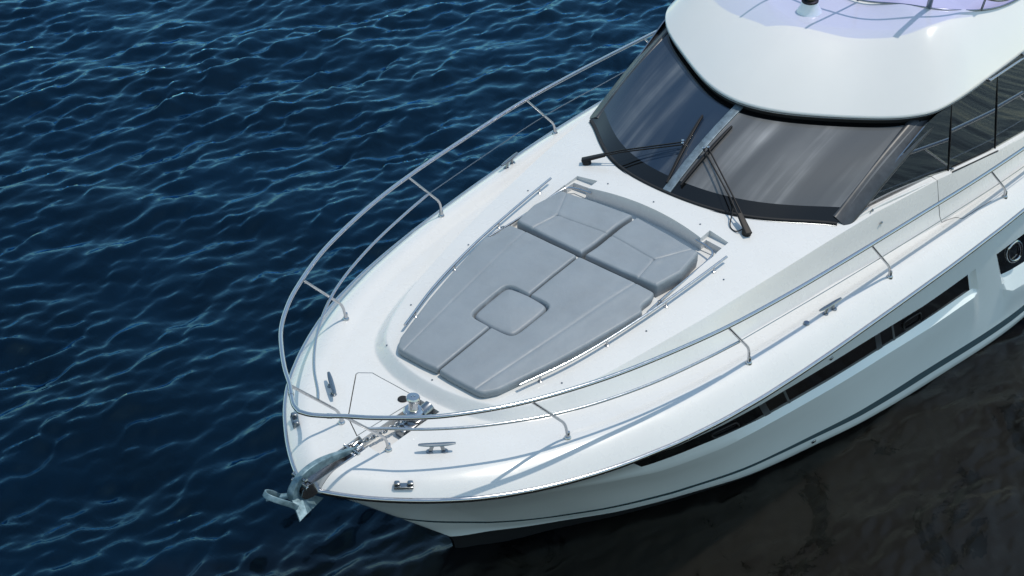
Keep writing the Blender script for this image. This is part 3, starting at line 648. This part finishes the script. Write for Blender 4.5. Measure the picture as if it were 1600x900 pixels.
# bow roller
br=Acc()
for y in (-.022,.109):
    V,F=prism([(-.60,0),(-.60,.05),(-.35,.075),(0,.085),(.10,.10),(.155,.08),(.17,.03),(.13,-.02),(.05,-.045),(-.2,-.02)],-.004,.004)
    V=np.array(V);br.add(np.stack([V[:,0],V[:,2]+y,V[:,1]+2.405],1),F)
br.box((-.27,.044,2.388),(.66,.125,.008)).build('bow_roller',steel,yacht)
Acc().lathe([(.028,-.058),(.040,-.05),(.024,0),(.040,.05),(.028,.058)],(.105,.044,2.43),(0,1,0),20).build('roller_wheel',black,yacht)
for x in (-.46,.12): Acc().lathe([(.011,-.085),(.016,-.08),(.010,-.07),(.010,.07),(.016,.08),(.011,.085)],(x,.044,2.475 if x<0 else 2.50),(0,1,0),10).build('roller_pin',steel,yacht)
Acc().box((-.49,.044,2.455),(.13,.11,.02),None,.006).box((-.50,-.0,2.475),(.07,.016,.05),None,.005).box((-.50,.088,2.475),(.07,.016,.05),None,.005).build('chain_stopper',steel,yacht)
# ---- windscreen
def ws_pane(u0,u1,m,name):
    n,mm=44,22;U,Vv=np.meshgrid(np.linspace(u0,u1,n),np.linspace(0,1,mm),indexing='ij');P=ws_point(U,Vv);Pi=P-np.array([0,0,.012])
    V=np.concatenate([P.reshape(-1,3),Pi.reshape(-1,3)]);o=n*mm
    F=[list(f) for f in gridq(n,mm)]+[list(f) for f in gridq(n,mm,flip=True,off=o)]
    per=[j for j in range(mm)]+[i*mm+mm-1 for i in range(1,n)]+[(n-1)*mm+j for j in range(mm-1)[::-1]]+[i*mm for i in range(1,n-1)[::-1]]
    F+=[[per[k],per[(k+1)%len(per)],per[(k+1)%len(per)]+o,per[k]+o] for k in range(len(per))]
    uv=np.stack([U,Vv],-1).reshape(-1,2);return fixn(mesh(name,V,F,m,yacht,uv=np.concatenate([uv,uv])))
ws=ws_pane(-.985,-.022,glass_s,'windscreen_pane');ws['label']='starboard windscreen pane with blue sky reflection painted in'
ws2=ws_pane(.022,.985,glass_p,'windscreen_pane');ws2['label']='port windscreen pane with grey reflection streaks painted in'
def lift(P,d):
    return P+np.array([.35,0,.94])*d
v=np.linspace(-.01,1.0,24)
bar('windscreen_mullion',lift(ws_point(0*v,np.clip(v,0,1)),.004),rrect(.088,.022,.006),mullm,yacht,up=(.4,0,.9))
u=np.linspace(-.99,.99,140);base=ws_point(u,0*u)
bar('windscreen_gasket',lift(base,.002)+np.array([.012,0,-.008]),rrect(.030,.034,.008),rubber,yacht)
bar('base_trim',base+np.array([.035,0,-.020]),rrect(.020,.022,.005),dsteel,yacht)
for s_ in (1,-1):
    P=ws_point(np.full(30,.995*s_),np.linspace(-.03,1.02,30))
    out=np.array([.15,s_*.55,.45]);bar('windscreen_pillar',P+out/np.linalg.norm(out)*.004+np.stack([np.linspace(-.08,-.17,30),np.full(30,-.012*s_),np.full(30,-.012)],1),rrect(.215,.085,.040,5),darktrim,yacht,up=(.35,s_*.6,.7),scale=np.linspace(.95,1.15,30))
# cabin sides: one mirror tinted pane after another above the coaming
def side_pane(x0,x1,s_,first=False):
    n,mm=14,6;V=[];pt=lambda x:(np.array([x,side_low(x)[0]-.012,side_low(x)[1]+.005]),np.array([x,min(eave_at_x(x)[0]-.03,1.615),eave_at_x(x)[1]-.07]))
    l0,t0=pt(x0);l1,t1=pt(x1)                        # each pane is a flat sheet
    if first: t0=l0.copy();tm=pt(-6.93)[1]
    for f in np.linspace(0,1,n):
        low=l0+(l1-l0)*f
        if first:
            g=(low[0]-x0)/(-6.93-x0);top=(t0+(tm-t0)*max(g,.02)) if g<1 else tm+(t1-tm)*(low[0]+6.93)/(x1+6.93);top=np.array([low[0],top[1],top[2]])
            yl=t1[1]-l1[1];zl=t1[2]-l1[2];top[1]=low[1]+yl*(top[2]-low[2])/zl
        else: top=t0+(t1-t0)*f
        for q in np.linspace(0,1,mm): V.append(low+(top-low)*q)
    V=np.array(V)*[1,s_,1];Vi=V-np.array([0,.012*s_,0]);o=n*mm
    F=[list(f) for f in gridq(n,mm)]+[list(f) for f in gridq(n,mm,flip=True,off=o)]
    per=[j for j in range(mm)]+[i*mm+mm-1 for i in range(1,n)]+[(n-1)*mm+j for j in range(mm-1)[::-1]]+[i*mm for i in range(1,n-1)[::-1]]
    F+=[[per[k],per[(k+1)%len(per)],per[(k+1)%len(per)]+o,per[k]+o] for k in range(len(per))]
    return fixn(mesh('side_window',np.concatenate([V,Vi]),F,sideglass,yacht))
for s_ in (1,-1):
    for i,(a,b) in enumerate(((-5.64,-7.225),(-7.235,-8.16),(-8.17,-9.5),(-9.51,-10.8))): side_pane(a,b,s_,i==0)
    for x in (-7.23,-8.165,-9.505):
        ly,lz=side_low(x);ty,tz=eave_at_x(x);P=np.array([(x,ly+.004-.012,lz),(x,(ly+min(ty-.03,1.615))/2+.002,(lz+tz-.07)/2),(x,min(ty-.03,1.615)-.002,tz-.07)])
        bar('window_joint',spline(P,5)*[1,s_,1],rrect(.012,.010,.003),black,yacht,up=(0,s_,.1))
    xs=np.linspace(-5.62,-10.8,60);ly,lz=side_low(xs)
    bar('window_sill',np.stack([xs,(ly+.006)*s_,lz-.010],1),rrect(.030,.030,.008),gel,yacht)
    xs=np.linspace(-7.24,-8.15,12);ly,lz=side_low(xs);bar('sliding_track',np.stack([xs,(ly+.030)*s_,lz+.008],1),rrect(.012,.012,.003),black,yacht)
# cabin body behind the glass (dark lining)
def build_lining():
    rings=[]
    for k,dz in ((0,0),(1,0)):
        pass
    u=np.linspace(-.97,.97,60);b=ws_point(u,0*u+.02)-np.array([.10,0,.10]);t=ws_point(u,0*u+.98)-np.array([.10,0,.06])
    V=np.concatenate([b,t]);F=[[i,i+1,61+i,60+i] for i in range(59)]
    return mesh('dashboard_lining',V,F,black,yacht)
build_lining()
# ---- flybridge shell
def build_shell():
    ks=np.concatenate([[1.0],[.998,.995],1-np.linspace(.008,.5,46)**1.0,np.linspace(.47,.0,8)]);n=len(EAVE)
    I,K=np.meshgrid(np.arange(n),ks,indexing='ij');P=shell(I,K)
    # rounded lip at the eave
    P[:,0,2]-=.012
    lipo=EAVE.copy();lip=[(0.0,-.016),(.003,-.022),(.010,-.026),(.035,-.028)]
    rows=[]
    for d_,dz in lip:
        q=eave_tangent_inset(d_);q[:,2]=EAVE[:,2]+dz;rows.append(q)
    uq=eave_tangent_inset(.20);uq[:,2]=EAVE[:,2]-.030;rows.append(uq)
    G=np.concatenate([np.stack(rows[::-1],1),P],1);n,m=G.shape[:2]
    q=gridq(n,m);V=G.reshape(-1,3);Vm=V*[1,-1,1];Q=np.concatenate([q,q[:,::-1]+len(V)]);VV=np.concatenate([V,Vm])
    F=[list(f) for f in Q];jj=np.tile(np.arange(m-1),n-1);fm=np.where(jj<1,1,0);fm=list(fm)+list(fm)
    # aft closure
    e=[(n-1)*m+j for j in range(m)];F.append(e+[x+len(V) for x in e[::-1]]);fm.append(0)
    o=mesh('flybridge_shell',VV,F,[gels,black],yacht,fmat=fm,ang=0);
    bm=bmesh.new();bm.from_mesh(o.data);bmesh.ops.remove_doubles(bm,verts=bm.verts,dist=1e-4);bmesh.ops.recalc_face_normals(bm,faces=bm.faces);bm.to_mesh(o.data);bm.free()
    o.data.set_sharp_from_angle(angle=math.radians(55));return o
fly=build_shell()
def around(d,dz,i1=150):
    q=eave_tangent_inset(d)[:i1];q[:,2]=EAVE[:i1,2]+dz;return np.concatenate([q[1:][::-1]*[1,-1,1],q])
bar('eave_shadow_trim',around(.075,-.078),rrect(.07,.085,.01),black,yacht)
bar('eave_moulding',around(.010,-.036),rrect(.014,.014,.004),dsteel,yacht)
# lilac acrylic wind deflector, flared outwards, on its own frame
BXY=np.array([(-7.555,0),(-7.565,.2),(-7.585,.4),(-7.625,.6),(-7.675,.8),(-7.735,.98),(-7.86,1.14),(-8.06,1.27),(-8.35,1.345),(-8.7,1.385),(-9.1,1.40)])
_I,_K=np.meshgrid(np.arange(len(EAVE)),np.linspace(.2,.95,160),indexing='ij');_S=shell(_I,_K).reshape(-1,3)
BXY=resample(spline(BXY,8),110)
for _ in range(8): BXY[1:-1]=.25*BXY[:-2]+.5*BXY[1:-1]+.25*BXY[2:]
def shell_z(x,y): return _S[((_S[:,0]-x)**2+(_S[:,1]-y)**2).argmin(),2]
BZ=np.array([shell_z(x,y) for x,y in BXY])
for _ in range(150): BZ[1:-1]=.25*BZ[:-2]+.5*BZ[1:-1]+.25*BZ[2:]
BS=np.column_stack([BXY,BZ]);PI_=int(np.argmin(np.abs(BXY[:,1]-.965)+.01*np.abs(BXY[:,0]+7.7)))
_yy=BXY[:,1];HD=np.interp(_yy,[0,.6,.8,1.14,1.3,1.36,1.4],[.98,.93,.88,.76,.38,.20,.12])
AX=np.interp(_yy,[0,.4,.8,1.0,1.14,1.3,1.4],[.50,.38,.27,.27,.27,.12,.02]);AY=.21*np.tanh(_yy/.7)
for _ in range(20):
    for q in (HD,AX): q[1:-1]=.25*q[:-2]+.5*q[1:-1]+.25*q[2:]
def defl(f):
    P=BS.copy();P[:,0]+=HD*f*AX;P[:,1]+=HD*f*AY;P[:,2]+=HD*f;return P
def both(P): return np.concatenate([P[1:][::-1]*[1,-1,1],P])
R=[both(defl(f)) for f in np.linspace(.0,1,10)];G=np.stack(R,1);n,m=G.shape[:2]
wd_=mesh('wind_deflector',G.reshape(-1,3),gridq(n,m),acry,yacht)
tube('deflector_base_rail',both(defl(.012)),.010,dsteel,wd_,8);tube('deflector_mid_rail',both(defl(.42)),.014,dsteel,wd_,8)
for i in (12,PI_,PI_+26):
    for s_ in (1,-1): bar('deflector_post',np.stack([defl(f)[i] for f in np.linspace(0,1,6)])*[1,s_,1],rrect(.055 if i==PI_ else .022,.02,.006),dsteel,wd_,up=(-1,0,.3))
# compass dome in front of it
P0=shell(np.array([1.0]),np.array([.455]))[0]*[1,0,1]
dm=Acc().lathe([(.125,-.03),(.125,.004),(.118,.012),(.095,.055),(.085,.10),(.08,.115)],P0,(.1,0,1),36).build('compass_pod',frost,yacht)
Acc().lathe([(.078,.115),(.085,.118),(.085,.135),(.07,.142)],P0,(.1,0,1),36).build('dome_ring',black,dm)
Acc().lathe([(.07,.14),(.066,.17),(.045,.20),(.015,.215)],P0,(.1,0,1),30).build('dome_glass',hullglass,dm)
# grab bar slung under the port and starboard eave
for s_ in (1,-1):
    P=np.array([(-7.83,1.685,3.405),(-8.56,1.695,3.37),(-9.3,1.70,3.36),(-10.3,1.70,3.355)]);P[:,1]-=.0
    gb=bar('eave_grab_bar',P*[1,s_,1],rrect(.024,.016,.006),steel,yacht)
    for x in (-7.87,-8.6,-9.5): Acc().box((x,1.655*s_,3.39),(.03,.07,.03),None,.006).build('bar_bracket',dsteel,gb)
# ---- wipers
def wiper(piv,u0,v0,u1,v1,uc,vc,s_):
    piv=np.array(piv);e=lift(ws_point(np.array([uc]),np.array([vc]))[0],.055)
    w_=Acc().lathe([(.045,-.03),(.042,.012),(.03,.03),(.012,.034)],piv,(.2,0,1),16).build('wiper',black,yacht)
    a=Acc();d=(e-piv);d/=np.linalg.norm(d);sd=np.cross(d,[0,0,1]);sd/=np.linalg.norm(sd)
    for o in (-1,1): a.sweep(np.stack([piv+[0,0,.035]+sd*o*.022,piv+d*.35*np.linalg.norm(e-piv)+[0,0,.045]+sd*o*.017,e+sd*o*.024]),rrect(.013,.013,.004))
    a.sweep(np.stack([piv+[0,0,.03]-d*.05,piv+d*.18+[0,0,.04]]),rrect(.07,.03,.01),scale=[1,.8]);a.build('wiper_arm',black,w_)
    t=np.linspace(0,1,12);bl=lift(ws_point(u0+(u1-u0)*t,v0+(v1-v0)*t),.026)
    bar('wiper_blade',bl,rrect(.032,.026,.006),black,w_,scale=.55+.45*np.sin(np.pi*t)**.5,up=(.35,0,.94))
    bar('blade_rubber',lift(ws_point(u0+(u1-u0)*t,v0+(v1-v0)*t),.007),rrect(.010,.016,.003),rubber,w_,up=(.35,0,.94))
    b=Acc()
    for o in (-1,1): b.lathe([(.010,-.02),(.013,0),(.013,.028),(.006,.034)],e+sd*o*.024,(.35,0,.94),12)
    b.build('arm_bolt',steel,w_)
wiper((-4.783,-.93,D(-4.783,-.93)+.02),-.128,.712,-.026,.055,-.090,.40,-1)
wiper((-4.765,.92,D(-4.765,.92)+.02),.060,.733,.055,.081,.048,.435,1)
hs=np.array([(-4.78,.90,2.84),(-4.72,.84,2.80),(-4.74,.76,2.81),(-4.86,.70,2.90),(-5.0,.60,2.96)]);hs[:,2]+=.0
tube('washer_hose',spline(hs,6),.006,rubber,yacht,6)
# panel joints on the port side deck and coaming
def joint(P,r=.004):
    P=resample(np.array(P,float),24);Q=np.array([(x,y,D(x,y)+.0005) for x,y in P[:,:2]]);bar('panel_joint',Q,circ(r,6),seamm,yacht)
joint([(-6.95,1.62),(-6.955,1.83),(-7.06,1.845),(-7.15,1.885),(-7.075,1.985),(-7.62,2.03)],.0032)
for x,y in ((-5.95,1.56),(-6.02,1.64),(-7.30,1.70)):
    z=D(x,y);Acc().lathe([(.012,-.004),(.012,.014),(.006,.018)],(x,y,z),(0,.5,1),10).sweep(np.array([(x,y,z+.012),(x+.05,y+.01,z+.012)]),circ(.006,6)).build('screen_hook',dsteel,yacht)

# ======================================================= CUSHIONS (lie loose on the deck)
def outline_sides(corners,sides,n=140,it=10):
    """corners: 4 pts; sides: for each a list of inner points -> smoothed closed outline cut into four sides"""
    P=[]
    for i in range(4):
        P+= [corners[i]]+list(sides[i])
    P=np.array(P+[P[0]],float);Q=resample(P,n*4+1)[:-1]
    for _ in range(it): Q=.25*np.roll(Q,1,0)+.5*Q+.25*np.roll(Q,-1,0)
    idx=[int(np.argmin(((Q-np.array(c))**2).sum(1))) for c in corners];S=[]
    for i in range(4):
        a,b=idx[i],idx[(i+1)%4];b=b if b>a else b+len(Q);S.append(Q[np.arange(a,b+1)%len(Q)])
    return Q,S
def cushion(name,corners,sides,zbase,thick,rim,seams,res=(120,80),crown=.007,hole=None,it=10,extra=None,puff=.0018):
    Q,S=outline_sides(corners,sides,it=it);nu,nv=res
    w=lambda n:(lambda t:.5-.5*np.cos(np.pi*t)*(1-.0))(np.linspace(0,1,n))
    mixw=lambda n:.6*np.linspace(0,1,n)+.4*w(n)
    u,v_=mixw(nu),mixw(nv)
    def at(Cv,t):
        s=np.concatenate([[0],np.cumsum(np.hypot(*np.diff(Cv,axis=0).T))]);s/=s[-1];return np.stack([np.interp(t,s,Cv[:,0]),np.interp(t,s,Cv[:,1])],-1)
    c0,c1,c2,c3=at(S[0],u),at(S[1],v_),at(S[2],1-u),at(S[3],1-v_)   # bottom(u), right(v), top(u), left(v)
    U=u[:,None,None];Vv=v_[None,:,None]
    P=(1-Vv)*c0[:,None]+Vv*c2[:,None]+(1-U)*c3[None]+U*c1[None]-((1-U)*(1-Vv)*c0[0]+U*(1-Vv)*c0[-1]+(1-U)*Vv*c2[0]+U*Vv*c2[-1])
    X,Y=P[...,0],P[...,1]
    def dist(X,Y,L_,closed):
        L_=np.asarray(L_,float);L2=np.concatenate([L_,L_[:1]]) if closed else L_
        L2=resample(L2,max(160,4*len(L2)));f=np.stack([X.ravel(),Y.ravel()],1);d=np.empty(len(f))
        for i in range(0,len(f),3000):
            g=f[i:i+3000];a=L2[:-1][None];b=(L2[1:]-L2[:-1])[None];t=np.clip(((g[:,None]-a)*b).sum(-1)/((b*b).sum(-1)+1e-12),0,1);d[i:i+3000]=np.sqrt((((g[:,None]-a-b*t[...,None])**2).sum(-1)).min(1))
        return d.reshape(X.shape)
    d=dist(X,Y,Q,True);t=np.clip(d/rim,0,1);prof=np.sqrt(1-(1-t)**2)
    T=thick(X,Y) if callable(thick) else thick+0*X
    z0=zbase(X,Y);z=z0+(T-rim)+rim*prof+crown*(1-np.exp(-d/.10))
    for sm,depth,wd in seams:
        ds=dist(X,Y,sm,False);z=z-depth*np.exp(-(ds/wd)**2)+puff*np.exp(-((ds-.035)/.03)**2)
    if extra is not None: z=z+extra(X,Y)
    if hole is not None:
        hp=resample(np.concatenate([hole,hole[:1]]),161)[:-1]
        for _ in range(45): hp=.25*np.roll(hp,1,0)+.5*hp+.25*np.roll(hp,-1,0)
        dh=dist(X,Y,hp,True)
        # inside test
        x_,y_=X.ravel(),Y.ravel();ins=np.zeros(x_.shape,bool);j=len(hp)-1
        for i in range(len(hp)):
            a,b=hp[i],hp[j];cnd=((a[1]>y_)!=(b[1]>y_))&(x_<(b[0]-a[0])*(y_-a[1])/(b[1]-a[1]+1e-12)+a[0]);ins^=cnd;j=i
        sd=np.where(ins.reshape(X.shape),-dh,dh)
        z=np.where(sd<0,np.maximum(z0+.012,z-.07*np.clip(-sd/.012+.3,0,1)),z-.013*np.clip(1-sd/.016,0,1)**2)
    n,m=X.shape;top=np.stack([X,Y,z],-1).reshape(-1,3)
    per=[j for j in range(m)]+[i*m+m-1 for i in range(1,n)]+[(n-1)*m+j for j in range(m-1)[::-1]]+[i*m for i in range(1,n-1)[::-1]]
    ctr=top[:,:2].mean(0);lo=top[per].copy();lo[:,2]=(z0.reshape(-1)[per])+.002;lo[:,:2]+=(ctr-lo[:,:2])*.01
    md=top[per].copy();md[:,2]=.5*(md[:,2]+lo[:,2]);md[:,:2]+=(md[:,:2]-ctr)*.004
    o=n*m;k=len(per);V=np.concatenate([top,md,lo]);F=[list(f) for f in gridq(n,m)]
    for i in range(k):
        j=(i+1)%k;F+=[[per[i],per[j],o+j,o+i],[o+i,o+j,o+k+j,o+k+i]]
    F.append([o+k+i for i in range(k)])
    return fixn(mesh(name,V,F,vinyl,None,ang=60))
pz=lambda X,Y: plateau(X,Y)+.004
th_main=lambda X,Y: np.interp(-X,[1.5,2.2,3.5],[.066,.075,.070])
HOLE=np.array([(-2.225,-.245),(-2.225,.245),(-2.755,.255),(-2.755,-.255)])
def main_half(s_):
    m=lambda L_:[(x,y*s_) for x,y in L_]
    cor=m([(-1.548,.008),(-1.572,.475),(-3.480,.815),(-3.440,.008)])
    sd=[m([(-1.540,.15),(-1.545,.33),(-1.553,.44)]),m([(-1.68,.545),(-1.84,.590),(-2.22,.694),(-2.6,.778),(-2.99,.850),(-3.20,.885),(-3.225,.872),(-3.245,.838),(-3.30,.832),(-3.41,.838)]),m([(-3.468,.60),(-3.448,.32)]),m([(-2.5,.006)])]
    if s_<0: cor,sd=[cor[3],cor[2],cor[1],cor[0]],[sd[2][::-1],sd[1][::-1],sd[0][::-1],sd[3][::-1]]
    seam=[(m([(-1.57,.400),(-2.5,.515),(-3.49,.625)]),.0052,.007)]
    o=cushion('sunpad_cushion',cor,sd,pz,th_main,.022,seam,res=(96,230) if s_>0 else (96,230),hole=HOLE,it=7)
    return o
pad_p=tag(main_half(1),'long grey sunpad half on the port side, nearest the dark hull windows','sunpad cushion','long halves of the foredeck sunpad')
pad_s=tag(main_half(-1),'long grey sunpad half on the starboard side, nearest the open blue water','sunpad cushion','long halves of the foredeck sunpad')
ins=cushion('insert_cushion',[(-2.245,-.225),(-2.245,.225),(-2.735,.235),(-2.735,-.235)],[[(-2.228,0)],[(-2.5,.236)],[(-2.752,0)],[(-2.5,-.236)]],pz,.064,.03,[],res=(60,60),crown=.020,it=420)
tag(ins,'small square grey cushion with rounded corners sunk in the middle of the sunpad','cushion')
bz=lambda X,Y: 2.66+0*X
def back(s_):
    m=lambda L_:[(x,y*s_) for x,y in L_]
    cor=m([(-3.515,.022),(-3.545,.790),(-4.195,.785),(-4.300,.022)]);sd=[m([(-3.522,.4),(-3.535,.74)]),m([(-3.85,.838)]),m([(-4.255,.42)]),m([(-3.9,.02)])]
    if s_<0: cor,sd=[cor[3],cor[2],cor[1],cor[0]],[sd[2][::-1],sd[1][::-1],sd[0][::-1],sd[3][::-1]]
    seam=[(m([(-3.90,.03),(-3.835,.55)]),.007,.008),(m([(-3.53,.60),(-3.835,.55)]),.007,.008),(m([(-3.835,.55),(-4.20,.72)]),.005,.008)]
    th=lambda X,Y: np.interp(-X,[3.46,3.84,4.2,4.3],[.135,.142,.155,.155])
    ex=lambda X,Y: .012*np.exp(-((X+4.06)/.13)**2)*smooth(np.abs(Y),.62,.45)-.008*np.exp(-((X+3.68)/.12)**2)*smooth(np.abs(Y),.6,.4)
    return cushion('backrest_cushion',cor,sd,bz,th,.028,seam,res=(210,210),crown=.007,it=8,extra=ex,puff=.002)
tag(back(1),'grey seamed backrest cushion beside the folded steel hinge frame on the port side','backrest cushion','backrest cushions at the head of the sunpad')
tag(back(-1),'grey seamed backrest cushion at the starboard corner step, farther from the hull windows','backrest cushion','backrest cushions at the head of the sunpad')
# folding backrest frame on both sides of the well
for s_ in (1,-1):
    k=np.array([1,s_,1])
    hf=tube('backrest_frame',spline(np.array([(-3.27,.895,2.700),(-3.55,.878,2.708),(-3.95,.868,2.718),(-4.26,.860,2.735),(-4.36,.83,2.745),(-4.40,.74,2.750),(-4.425,.60,2.750)]),6)*k,.011,steel,yacht,10)
    tube('frame_strut',np.array([(-3.45,.872,2.672),(-3.85,.868,2.680),(-4.29,.866,2.695)])*k,.010,steel,hf,8)
    for x,y in ((-3.46,.888),(-3.95,.872),(-4.30,.862)): Acc().box((x,y*s_,2.695),(.045,.02,.05),None,.005).lathe([(.012,-.016),(.012,.016)],(x,y*s_,2.705),(0,1,0),10).build('hinge_bracket',dsteel,hf)

# ======================================================= ANCHOR (held in the bow roller)
anchor=empty('bow_anchor',(.1,.044,2.45),'galvanised plough anchor with a roll bar hanging from the steel bow roller','anchor')
inv=Matrix.Translation((-.1,-.044,-2.45))
def apart(o,par=None):
    o.data.transform(inv);o.parent=par or anchor;return o
AY=.044
sh=spline(np.array([(-.52,AY,2.448),(-.37,AY,2.496),(-.25,AY,2.530),(-.14,AY,2.556),(-.02,AY,2.568),(.06,AY,2.566),(.12,AY,2.552)]),6)
n_=len(sh);tt=np.linspace(0,1,n_)
shank=apart(bar('shank',sh,rrect(.050,.078,.008),galv,None,scale=np.interp(tt,[0,.15,.6,1],[.45,.7,1.1,1.0])))
apart(bar('crown_bar',spline(np.array([(.10,AY,2.572),(.150,AY,2.535),(.195,AY,2.470),(.190,AY,2.410)]),5),rrect(.062,.07,.010),galv,None,up=(1,0,.3),scale=np.linspace(.85,1.2,16)))
# fluke: two hollow-ground blades meeting on a ridge
def plate(P,t=.014):
    P=np.array(P,float);nrm=np.cross(P[1]-P[0],P[2]-P[0]);nrm/=np.linalg.norm(nrm);n=len(P);V=np.concatenate([P+nrm*t/2,P-nrm*t/2])
    return V,[list(range(n)),[n+i for i in range(n)][::-1]]+[[i,(i+1)%n,n+(i+1)%n,n+i] for i in range(n)]
fl=Acc();H0=(.225,AY,2.432);RG=(.125,AY,2.420);TP=(-.118,AY,2.190);PW=(.315,AY+.185,2.352);SW=(.315,AY-.185,2.352);PW2=(.215,AY+.165,2.352);SW2=(.215,AY-.165,2.352)
for W1,W2 in ((PW,PW2),(SW,SW2)): fl.add(*plate([H0,W1,W2,RG]));fl.add(*plate([RG,W2,TP]))
fluke=apart(fl.build('fluke',galv,ang=20))
hoop=spline(np.array([(.255,AY+.10,2.405),(.33,AY+.10,2.490),(.425,AY+.07,2.575),(.465,AY+.0,2.605),(.425,AY-.07,2.575),(.33,AY-.10,2.490),(.255,AY-.10,2.405)]),6)
apart(bar('roll_bar',hoop,rrect(.014,.045,.005),galv,None,up=(-.65,0,.75)))
apart(Acc().lathe([(.013,-.075),(.022,-.07),(.013,-.06),(.013,.06),(.022,.07),(.013,.075)],(.115,AY,2.560),(0,1,0),12).build('crown_pin',dsteel))
apart(Acc().sweep(spline(np.array([(-.50,AY-.022,2.475),(-.56,AY-.024,2.485),(-.585,AY,2.488),(-.56,AY+.024,2.485),(-.50,AY+.022,2.475)]),5),circ(.008,8)).build('shackle',dsteel))
cp=spline(np.array([(-.575,AY,2.486),(-.70,AY+.02,2.470),(-.83,AY+.04,2.470),(-.95,AY+.06,2.475),(-1.04,AY+.075,2.478)]),20);cp=resample(cp,16)
chain=None;proto=None
for i in range(15):
    c_=(cp[i]+cp[i+1])/2;d_=cp[i+1]-cp[i];Fm=frame_to(d_);roll=math.radians(45 if i%2 else -45)
    Rr=Fm@np.array([[1,0,0],[0,math.cos(roll),-math.sin(roll)],[0,math.sin(roll),math.cos(roll)]])
    if proto is None:
        a=np.linspace(0,2*np.pi,18,endpoint=False);lp=np.stack([np.cos(a)*.024,np.sin(a)*.015,0*a],1);V,F=sweep(lp,circ(.006,7),closed=True,up=(0,0,1))
        proto=mesh('chain_link',V,F,dsteel,None);o=proto
    else:
        o=proto.copy();COL.objects.link(o)
    M=Matrix(Rr.tolist()).to_4x4();M.translation=Vector(c_)-Vector((.1,.044,2.45));o.matrix_basis=M;o.parent=anchor

# float everything at its trim
for o in list(sc.objects):
    if o.parent is None and o.name!='water' and o.type in ('MESH','EMPTY'): o.matrix_world=TRIM@o.matrix_basis
